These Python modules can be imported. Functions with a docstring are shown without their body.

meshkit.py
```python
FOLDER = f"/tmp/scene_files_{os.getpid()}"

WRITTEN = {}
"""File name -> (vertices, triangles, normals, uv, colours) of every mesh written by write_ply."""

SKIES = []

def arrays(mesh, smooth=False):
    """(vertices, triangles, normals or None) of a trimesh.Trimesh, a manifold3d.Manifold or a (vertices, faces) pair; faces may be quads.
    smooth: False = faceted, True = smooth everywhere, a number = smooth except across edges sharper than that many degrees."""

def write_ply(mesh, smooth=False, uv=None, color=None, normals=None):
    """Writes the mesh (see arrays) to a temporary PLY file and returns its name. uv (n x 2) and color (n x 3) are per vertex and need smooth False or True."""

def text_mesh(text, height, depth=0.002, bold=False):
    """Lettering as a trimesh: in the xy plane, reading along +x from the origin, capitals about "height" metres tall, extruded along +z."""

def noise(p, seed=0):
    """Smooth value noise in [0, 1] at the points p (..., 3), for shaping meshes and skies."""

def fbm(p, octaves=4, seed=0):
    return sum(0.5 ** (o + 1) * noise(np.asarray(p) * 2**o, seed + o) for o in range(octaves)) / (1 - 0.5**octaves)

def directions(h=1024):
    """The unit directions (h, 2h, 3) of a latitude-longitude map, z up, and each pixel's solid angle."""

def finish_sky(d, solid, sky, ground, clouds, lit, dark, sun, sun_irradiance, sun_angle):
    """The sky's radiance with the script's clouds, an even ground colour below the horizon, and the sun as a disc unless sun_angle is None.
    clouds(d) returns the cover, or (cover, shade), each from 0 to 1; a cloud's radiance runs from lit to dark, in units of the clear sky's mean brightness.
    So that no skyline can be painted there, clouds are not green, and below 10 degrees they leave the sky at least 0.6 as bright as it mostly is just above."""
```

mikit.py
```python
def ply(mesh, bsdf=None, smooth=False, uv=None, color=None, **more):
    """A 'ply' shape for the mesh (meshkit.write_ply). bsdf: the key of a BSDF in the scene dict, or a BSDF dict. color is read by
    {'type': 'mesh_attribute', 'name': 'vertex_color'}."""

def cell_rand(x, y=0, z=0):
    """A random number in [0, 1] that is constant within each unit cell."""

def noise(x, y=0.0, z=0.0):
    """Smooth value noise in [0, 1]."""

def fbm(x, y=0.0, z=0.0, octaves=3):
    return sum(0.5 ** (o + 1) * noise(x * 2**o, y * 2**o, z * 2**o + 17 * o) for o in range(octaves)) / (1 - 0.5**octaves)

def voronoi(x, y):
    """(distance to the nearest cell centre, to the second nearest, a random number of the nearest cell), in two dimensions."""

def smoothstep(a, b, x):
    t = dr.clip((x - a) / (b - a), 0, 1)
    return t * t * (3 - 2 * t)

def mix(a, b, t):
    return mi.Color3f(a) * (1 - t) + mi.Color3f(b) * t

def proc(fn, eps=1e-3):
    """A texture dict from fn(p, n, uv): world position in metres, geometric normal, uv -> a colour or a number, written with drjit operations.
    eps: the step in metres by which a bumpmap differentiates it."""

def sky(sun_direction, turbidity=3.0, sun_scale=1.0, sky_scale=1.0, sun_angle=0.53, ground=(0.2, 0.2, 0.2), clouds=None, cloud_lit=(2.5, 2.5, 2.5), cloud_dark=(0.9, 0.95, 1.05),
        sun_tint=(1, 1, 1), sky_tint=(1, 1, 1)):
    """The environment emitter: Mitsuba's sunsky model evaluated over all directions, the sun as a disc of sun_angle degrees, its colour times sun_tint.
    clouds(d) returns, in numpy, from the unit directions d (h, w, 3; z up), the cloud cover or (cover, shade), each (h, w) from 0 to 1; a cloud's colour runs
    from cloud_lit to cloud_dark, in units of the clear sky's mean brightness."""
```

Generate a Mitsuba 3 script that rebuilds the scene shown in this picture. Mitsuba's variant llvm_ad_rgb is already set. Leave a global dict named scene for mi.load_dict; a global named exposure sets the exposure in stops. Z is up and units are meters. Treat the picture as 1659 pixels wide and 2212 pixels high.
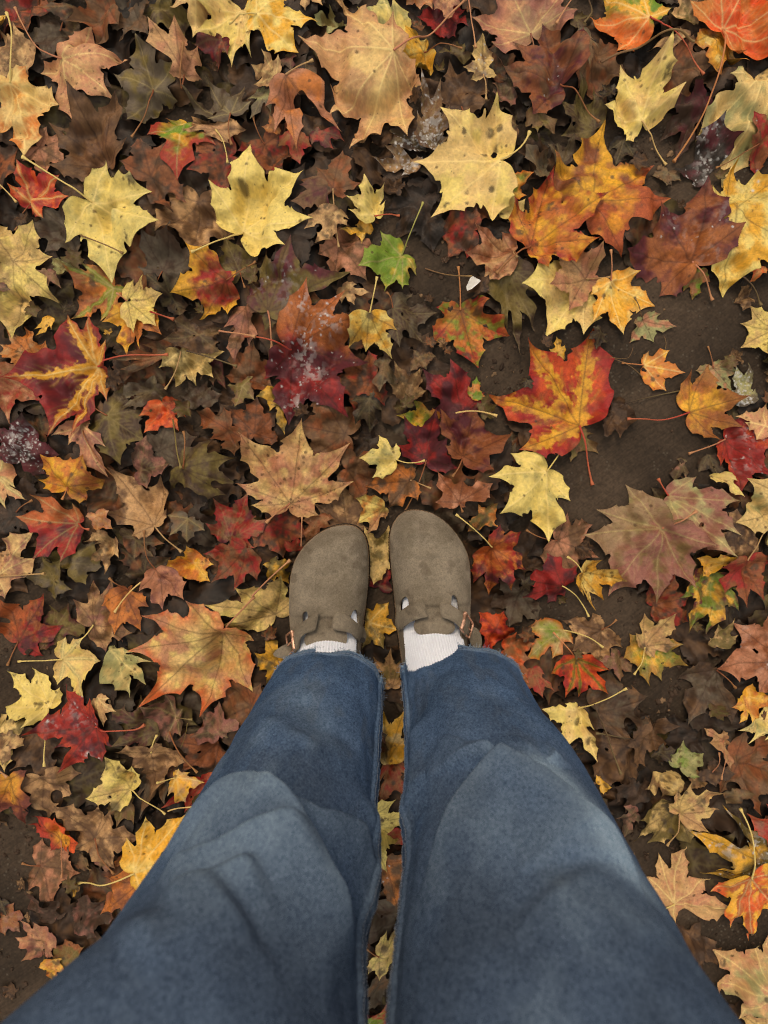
import math, random
import numpy as np, trimesh, shapely, mitsuba as mi, drjit as dr, mikit, meshkit
from scipy.spatial import Delaunay, cKDTree
from scipy.ndimage import grey_dilation, gaussian_filter, map_coordinates
from mikit import proc, noise, fbm, voronoi, cell_rand, smoothstep, mix
T = mi.ScalarTransform4f

# ---------------------------------------------------------------- camera, light, exposure
scene = {'type': 'scene'}
labels = {}
scene['camera'] = {'type': 'thinlens', 'fov': 53.13, 'fov_axis': 'x', 'aperture_radius': 0.0017, 'focus_distance': 0.965,
                   'near_clip': 0.02, 'far_clip': 200.0,
                   'to_world': T().look_at(origin=[0, 0, 1.0], target=[0, 0, 0], up=[0, 1, 0])}
def overcast(d):     # an overcast sky: three times as bright overhead as at the horizon
    up = np.clip(d[..., 2], 0, 1)
    return np.ones_like(up), 1 - up + .10 * (meshkit.fbm(d * 2.5, 3, 4) - .5)
scene['sky'] = mikit.sky((-0.16, 0.50, 0.85), turbidity=4, sun_scale=0.42, sun_angle=20, clouds=overcast,
                         cloud_lit=(3.3, 3.16, 2.9), cloud_dark=(1.05, 1.04, 1.02), sun_tint=(1, .96, .89))
exposure = 1.56

def lin(c):
    c = np.asarray(c, float) / 255
    return np.where(c < .04045, c / 12.92, ((c + .055) / 1.055) ** 2.4)

# ---------------------------------------------------------------- materials
def vc(rough, spec=.35, **k):
    return {'type': 'twosided', 'b': {'type': 'principled', 'base_color': {'type': 'mesh_attribute', 'name': 'vertex_color'}, 'roughness': rough, 'specular': spec, **k}}
scene['leaf_material'] = vc(.62, .30)
scene['plain_material'] = vc(.8, .2)

def soil_color(p, n, uv):
    f = fbm(p.x * 14, p.y * 14, p.z * 14, 4)
    a = p.x * .82 + p.y * .57
    b = -p.x * .57 + p.y * .82
    w = (fbm(p.x * 9 + 4, p.y * 9, 0.0, 2) - .5) * .05
    streak = fbm(a * 45, (b + w * .25) * 800, 2.0, 3)
    g = fbm(p.x * 420, p.y * 420, 5.0, 2)
    c = mix(mi.Color3f(.028, .0185, .0118), mi.Color3f(.058, .039, .0255), smoothstep(.25, .75, f))
    c = c * (.88 + .24 * smoothstep(.2, .8, streak)) * (.68 + .64 * g)
    pale = smoothstep(.93, .99, cell_rand(dr.floor(p.x * 420), dr.floor(p.y * 420), 3)) * smoothstep(.5, .7, noise(p.x * 30, p.y * 30, 1.0))
    return mix(c, mi.Color3f(.10, .085, .065), pale * .5)
def soil_bump(p, n, uv):
    a = p.x * .82 + p.y * .57
    b = -p.x * .57 + p.y * .82
    return .0005 * fbm(a * 40, b * 700, 2.0, 2) + .003 * fbm(p.x * 120, p.y * 120, 1.0, 3)
scene['soil_material'] = {'type': 'bumpmap', 'arbitrary': proc(soil_bump, 6e-4), 'b': {'type': 'principled', 'base_color': proc(soil_color), 'roughness': .85, 'specular': .25}}

def suede_color(p, n, uv):
    f = fbm(p.x * 38, p.y * 38, p.z * 38, 4)
    g = fbm(p.x * 520, p.y * 520, p.z * 520, 2)
    h = noise(p.x * 1300, p.y * 1300, p.z * 900)
    c = mix(mi.Color3f(.150, .123, .090), mi.Color3f(.228, .190, .144), smoothstep(.25, .78, f))
    st = smoothstep(.60, .74, fbm(p.x * 62 + 9, p.y * 62, 7.0, 3))
    c = mix(c, mi.Color3f(.085, .064, .045), st * .45)
    return c * (.58 + .48 * g + .36 * h)
def suede_bump(p, n, uv):
    return .0006 * fbm(p.x * 700, p.y * 700, p.z * 700, 2) + .0012 * fbm(p.x * 90, p.y * 90, p.z * 60, 2)
scene['suede_material'] = {'type': 'twosided', 'b': {'type': 'bumpmap', 'arbitrary': proc(suede_bump, 5e-4), 'b': {'type': 'principled', 'base_color': proc(suede_color), 'roughness': .95, 'specular': .08, 'sheen': .35, 'sheen_tint': .6}}}
def cork_color(p, n, uv):
    v = fbm(p.x * 500, p.y * 500, p.z * 500, 2)
    return mix(mi.Color3f(.09, .05, .025), mi.Color3f(.26, .16, .085), smoothstep(.3, .7, v))
scene['cork_material'] = {'type': 'principled', 'base_color': proc(cork_color), 'roughness': .8, 'specular': .2}
scene['rubber_material'] = {'type': 'principled', 'base_color': {'type': 'rgb', 'value': [.022, .017, .013]}, 'roughness': .7, 'specular': .3}
def copper_color(p, n, uv):
    return mix(mi.Color3f(.30, .15, .09), mi.Color3f(.80, .46, .32), smoothstep(.35, .6, fbm(p.x * 260, p.y * 260, p.z * 260, 3)))
scene['copper_material'] = {'type': 'principled', 'base_color': proc(copper_color), 'metallic': .55, 'roughness': .42}

def sock_color(p, n, uv):
    rib = .5 + .5 * dr.cos(uv.x * 6.2831853)
    g = noise(uv.x * 2.0, uv.y * 900, 1.0)
    return mi.Color3f(.81, .84, .93) * (.82 + .12 * rib + .06 * g)
scene['sock_material'] = {'type': 'twosided', 'b': {'type': 'principled', 'base_color': proc(sock_color), 'roughness': .95, 'specular': .1, 'sheen': .3}}

def denim_color(p, n, uv):      # uv.x: how faded the cloth is, plus light painted on the folds, uv.y: how grey with wear and dust; the grain is solid noise, long along the warp
    w1 = noise(p.x * 760, p.y * 760, p.z * 380)
    w0 = noise(p.x * 1700, p.y * 1700, p.z * 850 + 40)
    w2 = fbm(p.x * 210, p.y * 210, p.z * 100, 2)
    slub = noise(p.x * 1200, p.y * 1200, p.z * 170 + 9)
    big = fbm(p.x * 20 + 3, p.y * 20, p.z * 9, 3)
    t = .34 * w1 + .26 * w0 + .16 * w2 + .24 * slub
    t = dr.clip((t - .20) / .58, 0, 1)
    c = mix(mi.Color3f(.022, .043, .096), mi.Color3f(.096, .160, .280), t) * (.80 + .40 * smoothstep(.25, .75, big))
    c = mix(c, mix(mi.Color3f(.036, .050, .078), mi.Color3f(.108, .128, .156), t), dr.clip(uv.y, 0, 1))
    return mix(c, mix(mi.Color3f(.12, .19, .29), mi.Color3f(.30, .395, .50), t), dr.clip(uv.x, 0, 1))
scene['denim_material'] = {'type': 'twosided', 'b': {'type': 'diffuse', 'reflectance': proc(denim_color)}}

# ---------------------------------------------------------------- entries
def numbered(name):
    k, i = name, 0
    while k in labels or k in scene:
        i += 1
        k = f'{name}_{i:03d}'
    return k
def add(key, mesh, mat, smooth=True, **k):
    key = numbered(key)
    scene[key] = mikit.ply(mesh, mat, smooth=smooth, **k)
    return key

# ---------------------------------------------------------------- ground
def ground_z(x, y):
    p = np.stack([x, y, np.zeros_like(x)], -1)
    return (meshkit.fbm(p * 9, 3, 5) - .5) * .010 + (meshkit.fbm(p * 60, 3, 9) - .5) * .0035 - .005
def axis(half, h, far):
    inner = np.arange(-half, half + h / 2, h)
    out, s, x = [], h, half
    while x < far:
        s *= 1.5; x += s; out.append(x)
    out = np.array(out)
    return np.concatenate([-out[::-1], inner, out])
gx, gy = np.meshgrid(axis(.62, .003, 60), axis(.78, .003, 60))
gz = ground_z(gx, gy)
nr, nc = gx.shape
idx = np.arange(nr * nc).reshape(nr, nc)
gf = np.stack([idx[:-1, :-1], idx[:-1, 1:], idx[1:, 1:], idx[1:, :-1]], -1).reshape(-1, 4)
scene['ground'] = mikit.ply((np.stack([gx, gy, gz], -1).reshape(-1, 3), gf), 'soil_material', smooth=True)
labels['ground'] = {'label': 'bare dark brown soil with fine fibrous streaks', 'kind': 'structure', 'category': 'ground'}

# ---------------------------------------------------------------- height of what lies on the ground (2 mm cells)
PX, X0, Y0 = .002, -.68, -.86
H = np.zeros((860, 680))
hy, hx = np.mgrid[0:860, 0:680]
H[:] = ground_z(X0 + hx * PX, Y0 + hy * PX)
def sample(A, x, y):
    return map_coordinates(A, [(y - Y0) / PX, (x - X0) / PX], order=1, mode='nearest')
def stamp(x, y, z):
    i, j = np.rint((y - Y0) / PX).astype(int), np.rint((x - X0) / PX).astype(int)
    ok = (i >= 0) & (i < H.shape[0]) & (j >= 0) & (j < H.shape[1])
    np.maximum.at(H, (i[ok], j[ok]), z[ok])
    for di, dj in ((0, 1), (1, 0), (1, 1)):
        np.maximum.at(H, (np.minimum(i[ok] + di, 859), np.minimum(j[ok] + dj, 679)), z[ok])
def drape(x, y, reach=6):
    """A smooth surface that nowhere dips under what already lies there."""
    m = reach * 2 + 2
    j0, j1 = int((x.min() - X0) / PX) - m, int((x.max() - X0) / PX) + m + 1
    i0, i1 = int((y.min() - Y0) / PX) - m, int((y.max() - Y0) / PX) + m + 1
    j0, i0, j1, i1 = max(j0, 0), max(i0, 0), max(min(j1, 680), 2), max(min(i1, 860), 2)
    j0, i0 = min(j0, j1 - 2), min(i0, i1 - 2)
    W = H[i0:i1, j0:j1]
    D = gaussian_filter(grey_dilation(W, size=(2 * reach + 1, 2 * reach + 1)), reach / 2.2, truncate=2.2)
    return map_coordinates(D, [(y - Y0) / PX - i0, (x - X0) / PX - j0], order=1, mode='nearest')

# sole outlines, as points (mm) of the two clogs
def hpt(p, z):       # metres on the plane of height z
    p = np.asarray(p, float)
    return np.stack([(553.0 + p[..., 0] / 3 - 829.5) / 1659 * (1 - z), (1106 - 1071.4 - p[..., 1] / 3) / 1659 * (1 - z)], -1)
SHOES = [
 dict(toe=190, tongue=775, outline=[(600,190),(660,213),(710,285),(727,400),(725,560),(713,690),(697,820),(682,960),(668,1100),(655,1250),(640,1380),(600,1480),(530,1540),(450,1550),(370,1530),(305,1470),(270,1380),(252,1250),(235,1100),(218,950),(206,800),(205,650),(212,540),(240,430),(300,335),(385,255),(480,205),(545,190)],
  opening=[(308,752),(330,745),(340,765),(338,805),(345,850),(330,885),(318,920),(326,950),(352,968),(430,973),(520,972),(565,966),(590,940),(590,890),(572,850),(590,815),(608,800),(628,750),(650,745),(662,775),(664,820),(662,1000),(645,1200),(622,1380),(540,1485),(450,1497),(360,1475),(305,1380),(285,1200),(268,1060),(276,950),(298,860),(300,790)],
  ridge=[(0,60,150,300,450,600,780,900,1400),(.034,.050,.060,.068,.075,.084,.094,.092,.088)],
  creases=[(440,520,.030,.0016),(400,430,.022,.0012),(470,640,.032,.0012),(280,620,.010,.0018)],
  straps=[[(400,752),(408,762),(400,800),(385,862),(330,884),(292,915),(270,960),(255,1012),(222,1000),(226,930),(250,876),(292,826),(345,785)],
          [(528,752),(560,760),(610,790),(655,840),(690,890),(704,930),(706,978),(690,988),(672,975),(648,932),(610,893),(555,872),(500,856),(492,820),(505,780)]],
  flap=[(222,950),(232,985),(226,1030),(190,1052),(140,1050),(108,1035),(125,1005),(165,975)], flap_root=(225,990),
  buckle=[(238,868,.064),(196,905,.056),(212,1038,.050),(262,972,.060)], rivet=(690,935,.070,35),
  sock=[(500,330,.038,.026,.006),(480,500,.044,.032,.010),(470,700,.050,.035,.017),(465,850,.052,.0365,.018),(460,960,.057,.036,.021),(-.068,-.190,.098,.035,.036),(-.069,-.215,.140,.034,.036),(-.073,-.228,.20,.036,.038),(-.080,-.248,.28,.042,.045)]),
 dict(toe=92, tongue=700, outline=[(1010,90),(1090,95),(1170,125),(1250,185),(1325,275),(1375,370),(1396,470),(1402,600),(1400,740),(1392,880),(1378,1020),(1358,1160),(1340,1290),(1305,1390),(1235,1450),(1150,1465),(1070,1450),(1005,1390),(975,1300),(958,1180),(942,1060),(925,930),(908,790),(895,640),(880,490),(868,350),(872,240),(900,165),(950,110)],
  opening=[(938,688),(965,655),(984,668),(990,705),(1000,750),(1030,790),(1020,830),(1030,868),(1062,886),(1140,887),(1220,884),(1268,872),(1284,840),(1272,800),(1255,750),(1262,700),(1266,648),(1285,640),(1305,665),(1313,710),(1325,800),(1335,1000),(1318,1150),(1290,1300),(1230,1395),(1150,1412),(1070,1395),(1020,1320),(995,1200),(975,1060),(956,930),(938,850),(930,745)],
  ridge=[(0,60,150,300,450,600,740,860,1400),(.034,.050,.060,.068,.075,.084,.094,.092,.088)],
  creases=[(1110,420,.035,.0016),(1080,340,.024,.0012),(1140,560,.032,.0014)],
  straps=[[(1062,664),(1086,670),(1104,745),(1108,776),(1060,788),(1000,818),(955,858),(926,902),(908,884),(910,812),(945,752),(1003,700)],
          [(1196,684),(1255,700),(1318,742),(1368,800),(1392,860),(1384,905),(1352,905),(1326,862),(1290,820),(1240,792),(1200,776),(1190,725)]],
  flap=[(1376,880),(1420,852),(1452,885),(1466,935),(1460,980),(1440,1000),(1405,975),(1382,930)], flap_root=(1375,890),
  buckle=[(1352,748,.070),(1408,832,.056),(1372,915,.054),(1318,848,.068)], rivet=None,
  sock=[(1050,230,.038,.026,.006),(1080,400,.044,.032,.010),(1130,600,.050,.036,.017),(1145,750,.052,.037,.018),(1150,880,.057,.036,.021),(.063,-.183,.096,.036,.036),(.070,-.210,.140,.034,.036),(.078,-.226,.20,.036,.038),(.090,-.248,.28,.042,.045)])]
def rounded(pts, n=6):
    """Catmull-Rom through the closed polygon."""
    p = np.asarray(pts, float)
    t = np.linspace(0, 1, n, endpoint=False)[:, None]
    out = []
    for i in range(len(p)):
        a, b, c, d = p[i - 1], p[i], p[(i + 1) % len(p)], p[(i + 2) % len(p)]
        out.append(.5 * (2 * b + (c - a) * t + (2 * a - 5 * b + 4 * c - d) * t ** 2 + (3 * b - a - 3 * c + d) * t ** 3))
    return np.vstack(out)
SOLES = [shapely.Polygon(rounded(hpt(s['outline'], .045))).buffer(0) for s in SHOES]
hxy = np.stack([X0 + hx * PX, Y0 + hy * PX], -1)
press = np.zeros_like(H)
for s in SOLES:
    d = shapely.distance(shapely.points(hxy.reshape(-1, 2)), s).reshape(H.shape)
    press = np.maximum(press, 1 - np.clip(d / .010, 0, 1))
press = press * press * (3 - 2 * press)
SOLE_Z = .010

# ---------------------------------------------------------------- leaves
PAL = dict(Y=(214, 191, 108), C=(204, 172, 110), G=(212, 158, 48), A=(188, 112, 50), O=(202, 82, 38), R=(146, 38, 34), M=(84, 34, 40),
           T=(184, 143, 98), P=(176, 120, 90), U=(134, 86, 74), B=(110, 80, 54), D=(70, 52, 39), K=(42, 35, 30), E=(90, 78, 63),
           L=(102, 132, 38), S=(146, 144, 96), V=(104, 88, 44), W=(134, 78, 46))
PALL = {k: lin(v) for k, v in PAL.items()}
WHITE, PALEV, DARKV, SPOT = lin((186, 184, 182)), lin((232, 208, 140)), lin((70, 46, 30)), lin((72, 50, 30))

def ss(a, b, x):
    t = np.clip((x - a) / (b - a), 0, 1)
    return t * t * (3 - 2 * t)
def bez(*p, n=10):
    p = [np.asarray(q, float) for q in p]
    t = np.linspace(0, 1, n, endpoint=False)[:, None]
    if len(p) == 3:
        return (1 - t) ** 2 * p[0] + 2 * t * (1 - t) * p[1] + t * t * p[2]
    return (1 - t) ** 3 * p[0] + 3 * t * (1 - t) ** 2 * p[1] + 3 * t * t * (1 - t) * p[2] + t ** 3 * p[3]
def rot(v, a):
    c, s = math.cos(a), math.sin(a)
    return np.array([c * v[0] - s * v[1], s * v[0] + c * v[1]])

def lobes_of(B, tips):
    v = [np.asarray(t, float) - B for t in tips]
    m = sum(v) / np.linalg.norm(sum(v))
    ang = [math.atan2(m[0] * q[1] - m[1] * q[0], m @ q) for q in v]
    o = np.argsort(ang)
    return m, [(ang[i], np.linalg.norm(v[i]), v[i] / np.linalg.norm(v[i])) for i in o]

def leaf_outline(B, tips, rng):
    m, L = lobes_of(B, tips)
    n = len(L)
    depth = rng.uniform(.61, .72)
    perp = lambda u: np.array([-u[1], u[0]])
    gaps = [L[i + 1][0] - L[i][0] for i in range(n - 1)]
    pn = lambda i, s, v, side: B + L[i][2] * (s * L[i][1]) + perp(L[i][2]) * v * side
    def half(i, side, gap, sin_r):
        """From a lobe's tip down one side: an acuminate tip, a shoulder tooth, on long lobes a second one."""
        _, l, u = L[i]
        gap = min(gap, 1.35)
        s = rng.uniform(.66, .75)
        v = min(l * s * math.tan(gap * .5 * .76), .29 * l) * rng.uniform(.90, 1.10)
        th = pn(i, s, v, side)
        a = [bez(B + u * l, pn(i, .90, v * .16, side), pn(i, s + .075, v * rng.uniform(.30, .42), side), th, n=14)]
        if (l > .050 and rng.random() < .65) or gap > 1.1:
            s2 = max(s - rng.uniform(.12, .17), sin_r + .02)
            v2 = min(max(v * rng.uniform(1.0, 1.18), l * s2 * math.tan(gap * .5 * .62)), .34 * l)
            th2 = pn(i, s2, v2, side)
            a.append(bez(th, pn(i, s - .03, v * .78, side), pn(i, s2 + .045, v2 * .76, side), th2, n=9))
            th = th2
        return np.vstack(a), th
    g0 = min(gaps) if gaps else .9
    def basal(i, side):
        a, th = half(i, side, min(1.15, g0 + .30), .3)
        _, l, u = L[i]
        s3, v3 = rng.uniform(.38, .46), rng.uniform(.28, .34) * l
        th3 = pn(i, s3, v3, side)
        lead = [bez(th, pn(i, s3 + .10, v3 * .62, side), th3, n=8), bez(th3, pn(i, .24, v3 * .96, side), pn(i, .0, .24 * l, side), B, n=16)]
        return np.vstack([a, *lead])
    pieces = [basal(0, -1)[::-1]]
    for i in range(n):
        if i < n - 1:
            lim, lon = min(L[i][1], L[i + 1][1]), max(L[i][1], L[i + 1][1])
            r = (lim * depth + .12 * (lon - lim)) * (1 - .10 * max(0, gaps[i] - .9))
            r = min(r, .90 * lim * math.cos(min(gaps[i], 1.5) / 2))
            a, t1 = half(i, 1, gaps[i], r / L[i][1])
            b, t2 = half(i + 1, -1, gaps[i], r / L[i + 1][1])
            bis = rot(L[i][2], gaps[i] / 2)
            S = B + bis * r
            q = perp(bis)
            wd = .20 * np.linalg.norm(t2 - t1)
            pieces += [a, bez(t1, t1 * .55 + S * .45 - bis * .06 * r, S - q * wd, S, n=10), bez(S, S + q * wd, t2 * .55 + S * .45 - bis * .06 * r, t2, n=10), b[::-1]]
        else:
            pieces.append(basal(i, 1))
    p = np.vstack(pieces)
    p = p + (meshkit.noise(np.c_[p * 120, p[:, :1] * 0 + rng.uniform(0, 90)], 4) - .5)[:, None] * .0014
    g = shapely.Polygon(p).buffer(0)
    if g.geom_type != 'Polygon':
        g = max(g.geoms, key=lambda q: q.area)
    return shapely.Polygon(g.exterior), m, L

def resample(ring, h):
    ring = np.asarray(ring)
    keep = np.r_[True, np.linalg.norm(np.diff(ring, axis=0), axis=1) > 1e-7]
    ring = ring[keep]
    out = []
    # keep sharp corners
    a, b = np.roll(ring[:-1], 1, 0), np.roll(ring[:-1], -1, 0)
    c = ring[:-1]
    u, w = c - a, b - c
    turn = np.abs(np.arctan2(u[:, 0] * w[:, 1] - u[:, 1] * w[:, 0], (u * w).sum(1)))
    corner = np.flatnonzero(turn > .6)
    if len(corner) < 2:
        corner = np.array([0, len(c) // 2])
    for k in range(len(corner)):
        i, j = corner[k], corner[(k + 1) % len(corner)]
        seg = np.vstack([c[i:], c[:j + 1]]) if j <= i else c[i:j + 1]
        s = np.r_[0, np.cumsum(np.linalg.norm(np.diff(seg, axis=0), axis=1))]
        n = max(1, int(round(s[-1] / h)))
        t = np.linspace(0, s[-1], n + 1)[:-1]
        out.append(np.stack([np.interp(t, s, seg[:, 0]), np.interp(t, s, seg[:, 1])], 1))
    return np.vstack(out)

def fill(poly, h, rng, lines=None, grade=None):
    """Triangles that fill a polygon (with holes) with points about h apart; lines: extra points to keep."""
    rings = [poly.exterior, *poly.interiors]
    bd = np.vstack([resample(np.array(r.coords), h) for r in rings])
    x0, y0, x1, y1 = poly.bounds
    ii, jj = np.meshgrid(np.arange(int((x1 - x0) / h) + 2), np.arange(int((y1 - y0) / (h * .866)) + 2))
    g = np.stack([x0 + (ii + (jj % 2) * .5) * h, y0 + jj * h * .866], -1).reshape(-1, 2) + rng.normal(0, h * .08, (ii.size, 2))
    inner = poly.buffer(-h * .5)
    g = g[shapely.contains_xy(inner, g[:, 0], g[:, 1])]
    pts = bd
    if lines is not None and len(lines):
        lines = lines[shapely.contains_xy(inner, lines[:, 0], lines[:, 1])]
        if len(lines):
            d, _ = cKDTree(lines).query(g)
            g = g[d > h * .62]
            pts = np.vstack([bd, lines])
    pts = np.vstack([pts, g])
    tri = Delaunay(pts).simplices
    c = pts[tri].mean(1)
    tri = tri[shapely.contains_xy(poly, c[:, 0], c[:, 1])]
    a, b, d = pts[tri[:, 0]], pts[tri[:, 1]], pts[tri[:, 2]]
    cr = (b[:, 0] - a[:, 0]) * (d[:, 1] - a[:, 1]) - (b[:, 1] - a[:, 1]) * (d[:, 0] - a[:, 0])
    tri = tri[np.abs(cr) > 1e-10]; cr = cr[np.abs(cr) > 1e-10]
    tri[cr < 0] = tri[cr < 0][:, ::-1]
    used, inv = np.unique(tri, return_inverse=True)
    return pts[used], inv.reshape(-1, 3), bd

def seg_dist(p, A, Bq):
    """Distance of points to the segments, and the place along the nearest."""
    d = Bq - A
    best, bt, bi = np.full(len(p), 9.0), np.zeros(len(p)), np.zeros(len(p), int)
    for i in range(len(A)):
        t = np.clip(((p - A[i]) @ d[i]) / max(d[i] @ d[i], 1e-12), 0, 1)
        q = np.hypot(*(p - A[i] - t[:, None] * d[i]).T)
        w = q < best
        best, bt, bi = np.where(w, q, best), np.where(w, t, bt), np.where(w, i, bi)
    return best, bt, bi

def parse(spec):
    o = dict(base='T', mods=[], s=0, w=0, k=0, vein=0, c=4, f=False, p=None)
    toks = spec.split()
    o['base'] = toks[0]
    for t in toks[1:]:
        if ':' in t:
            a, b = t.split(':')
            if a == 'p': o['p'] = b[0]
            else: o['mods'].append((a, b[0], float(b[1:] or .6)))
        elif t in ('V+', 'V-'): o['vein'] = 1 if t == 'V+' else -1
        elif t == 'f': o['f'] = True
        elif len(t) == 1: o['mods'].append(('n', t, .35))
        else: o[t[0]] = int(t[1:])
    return o

def spots(p, rng, n, r0, r1, centers=None, spread=.02, box=None):
    m = np.zeros(len(p))
    if n < 1: return m
    if centers is None:
        c = p[rng.integers(0, len(p), n)]
    else:
        c = centers[rng.integers(0, len(centers), n)] + rng.normal(0, spread, (n, 2))
    tree = cKDTree(p)
    for q in c:
        r = r0 + (r1 - r0) * rng.random() ** 2
        j = tree.query_ball_point(q, r * 1.5)
        if j:
            d = np.hypot(*(p[j] - q).T) / r
            m[j] = np.maximum(m[j], 1 - ss(.6, 1.25, d))
    return m

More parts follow.
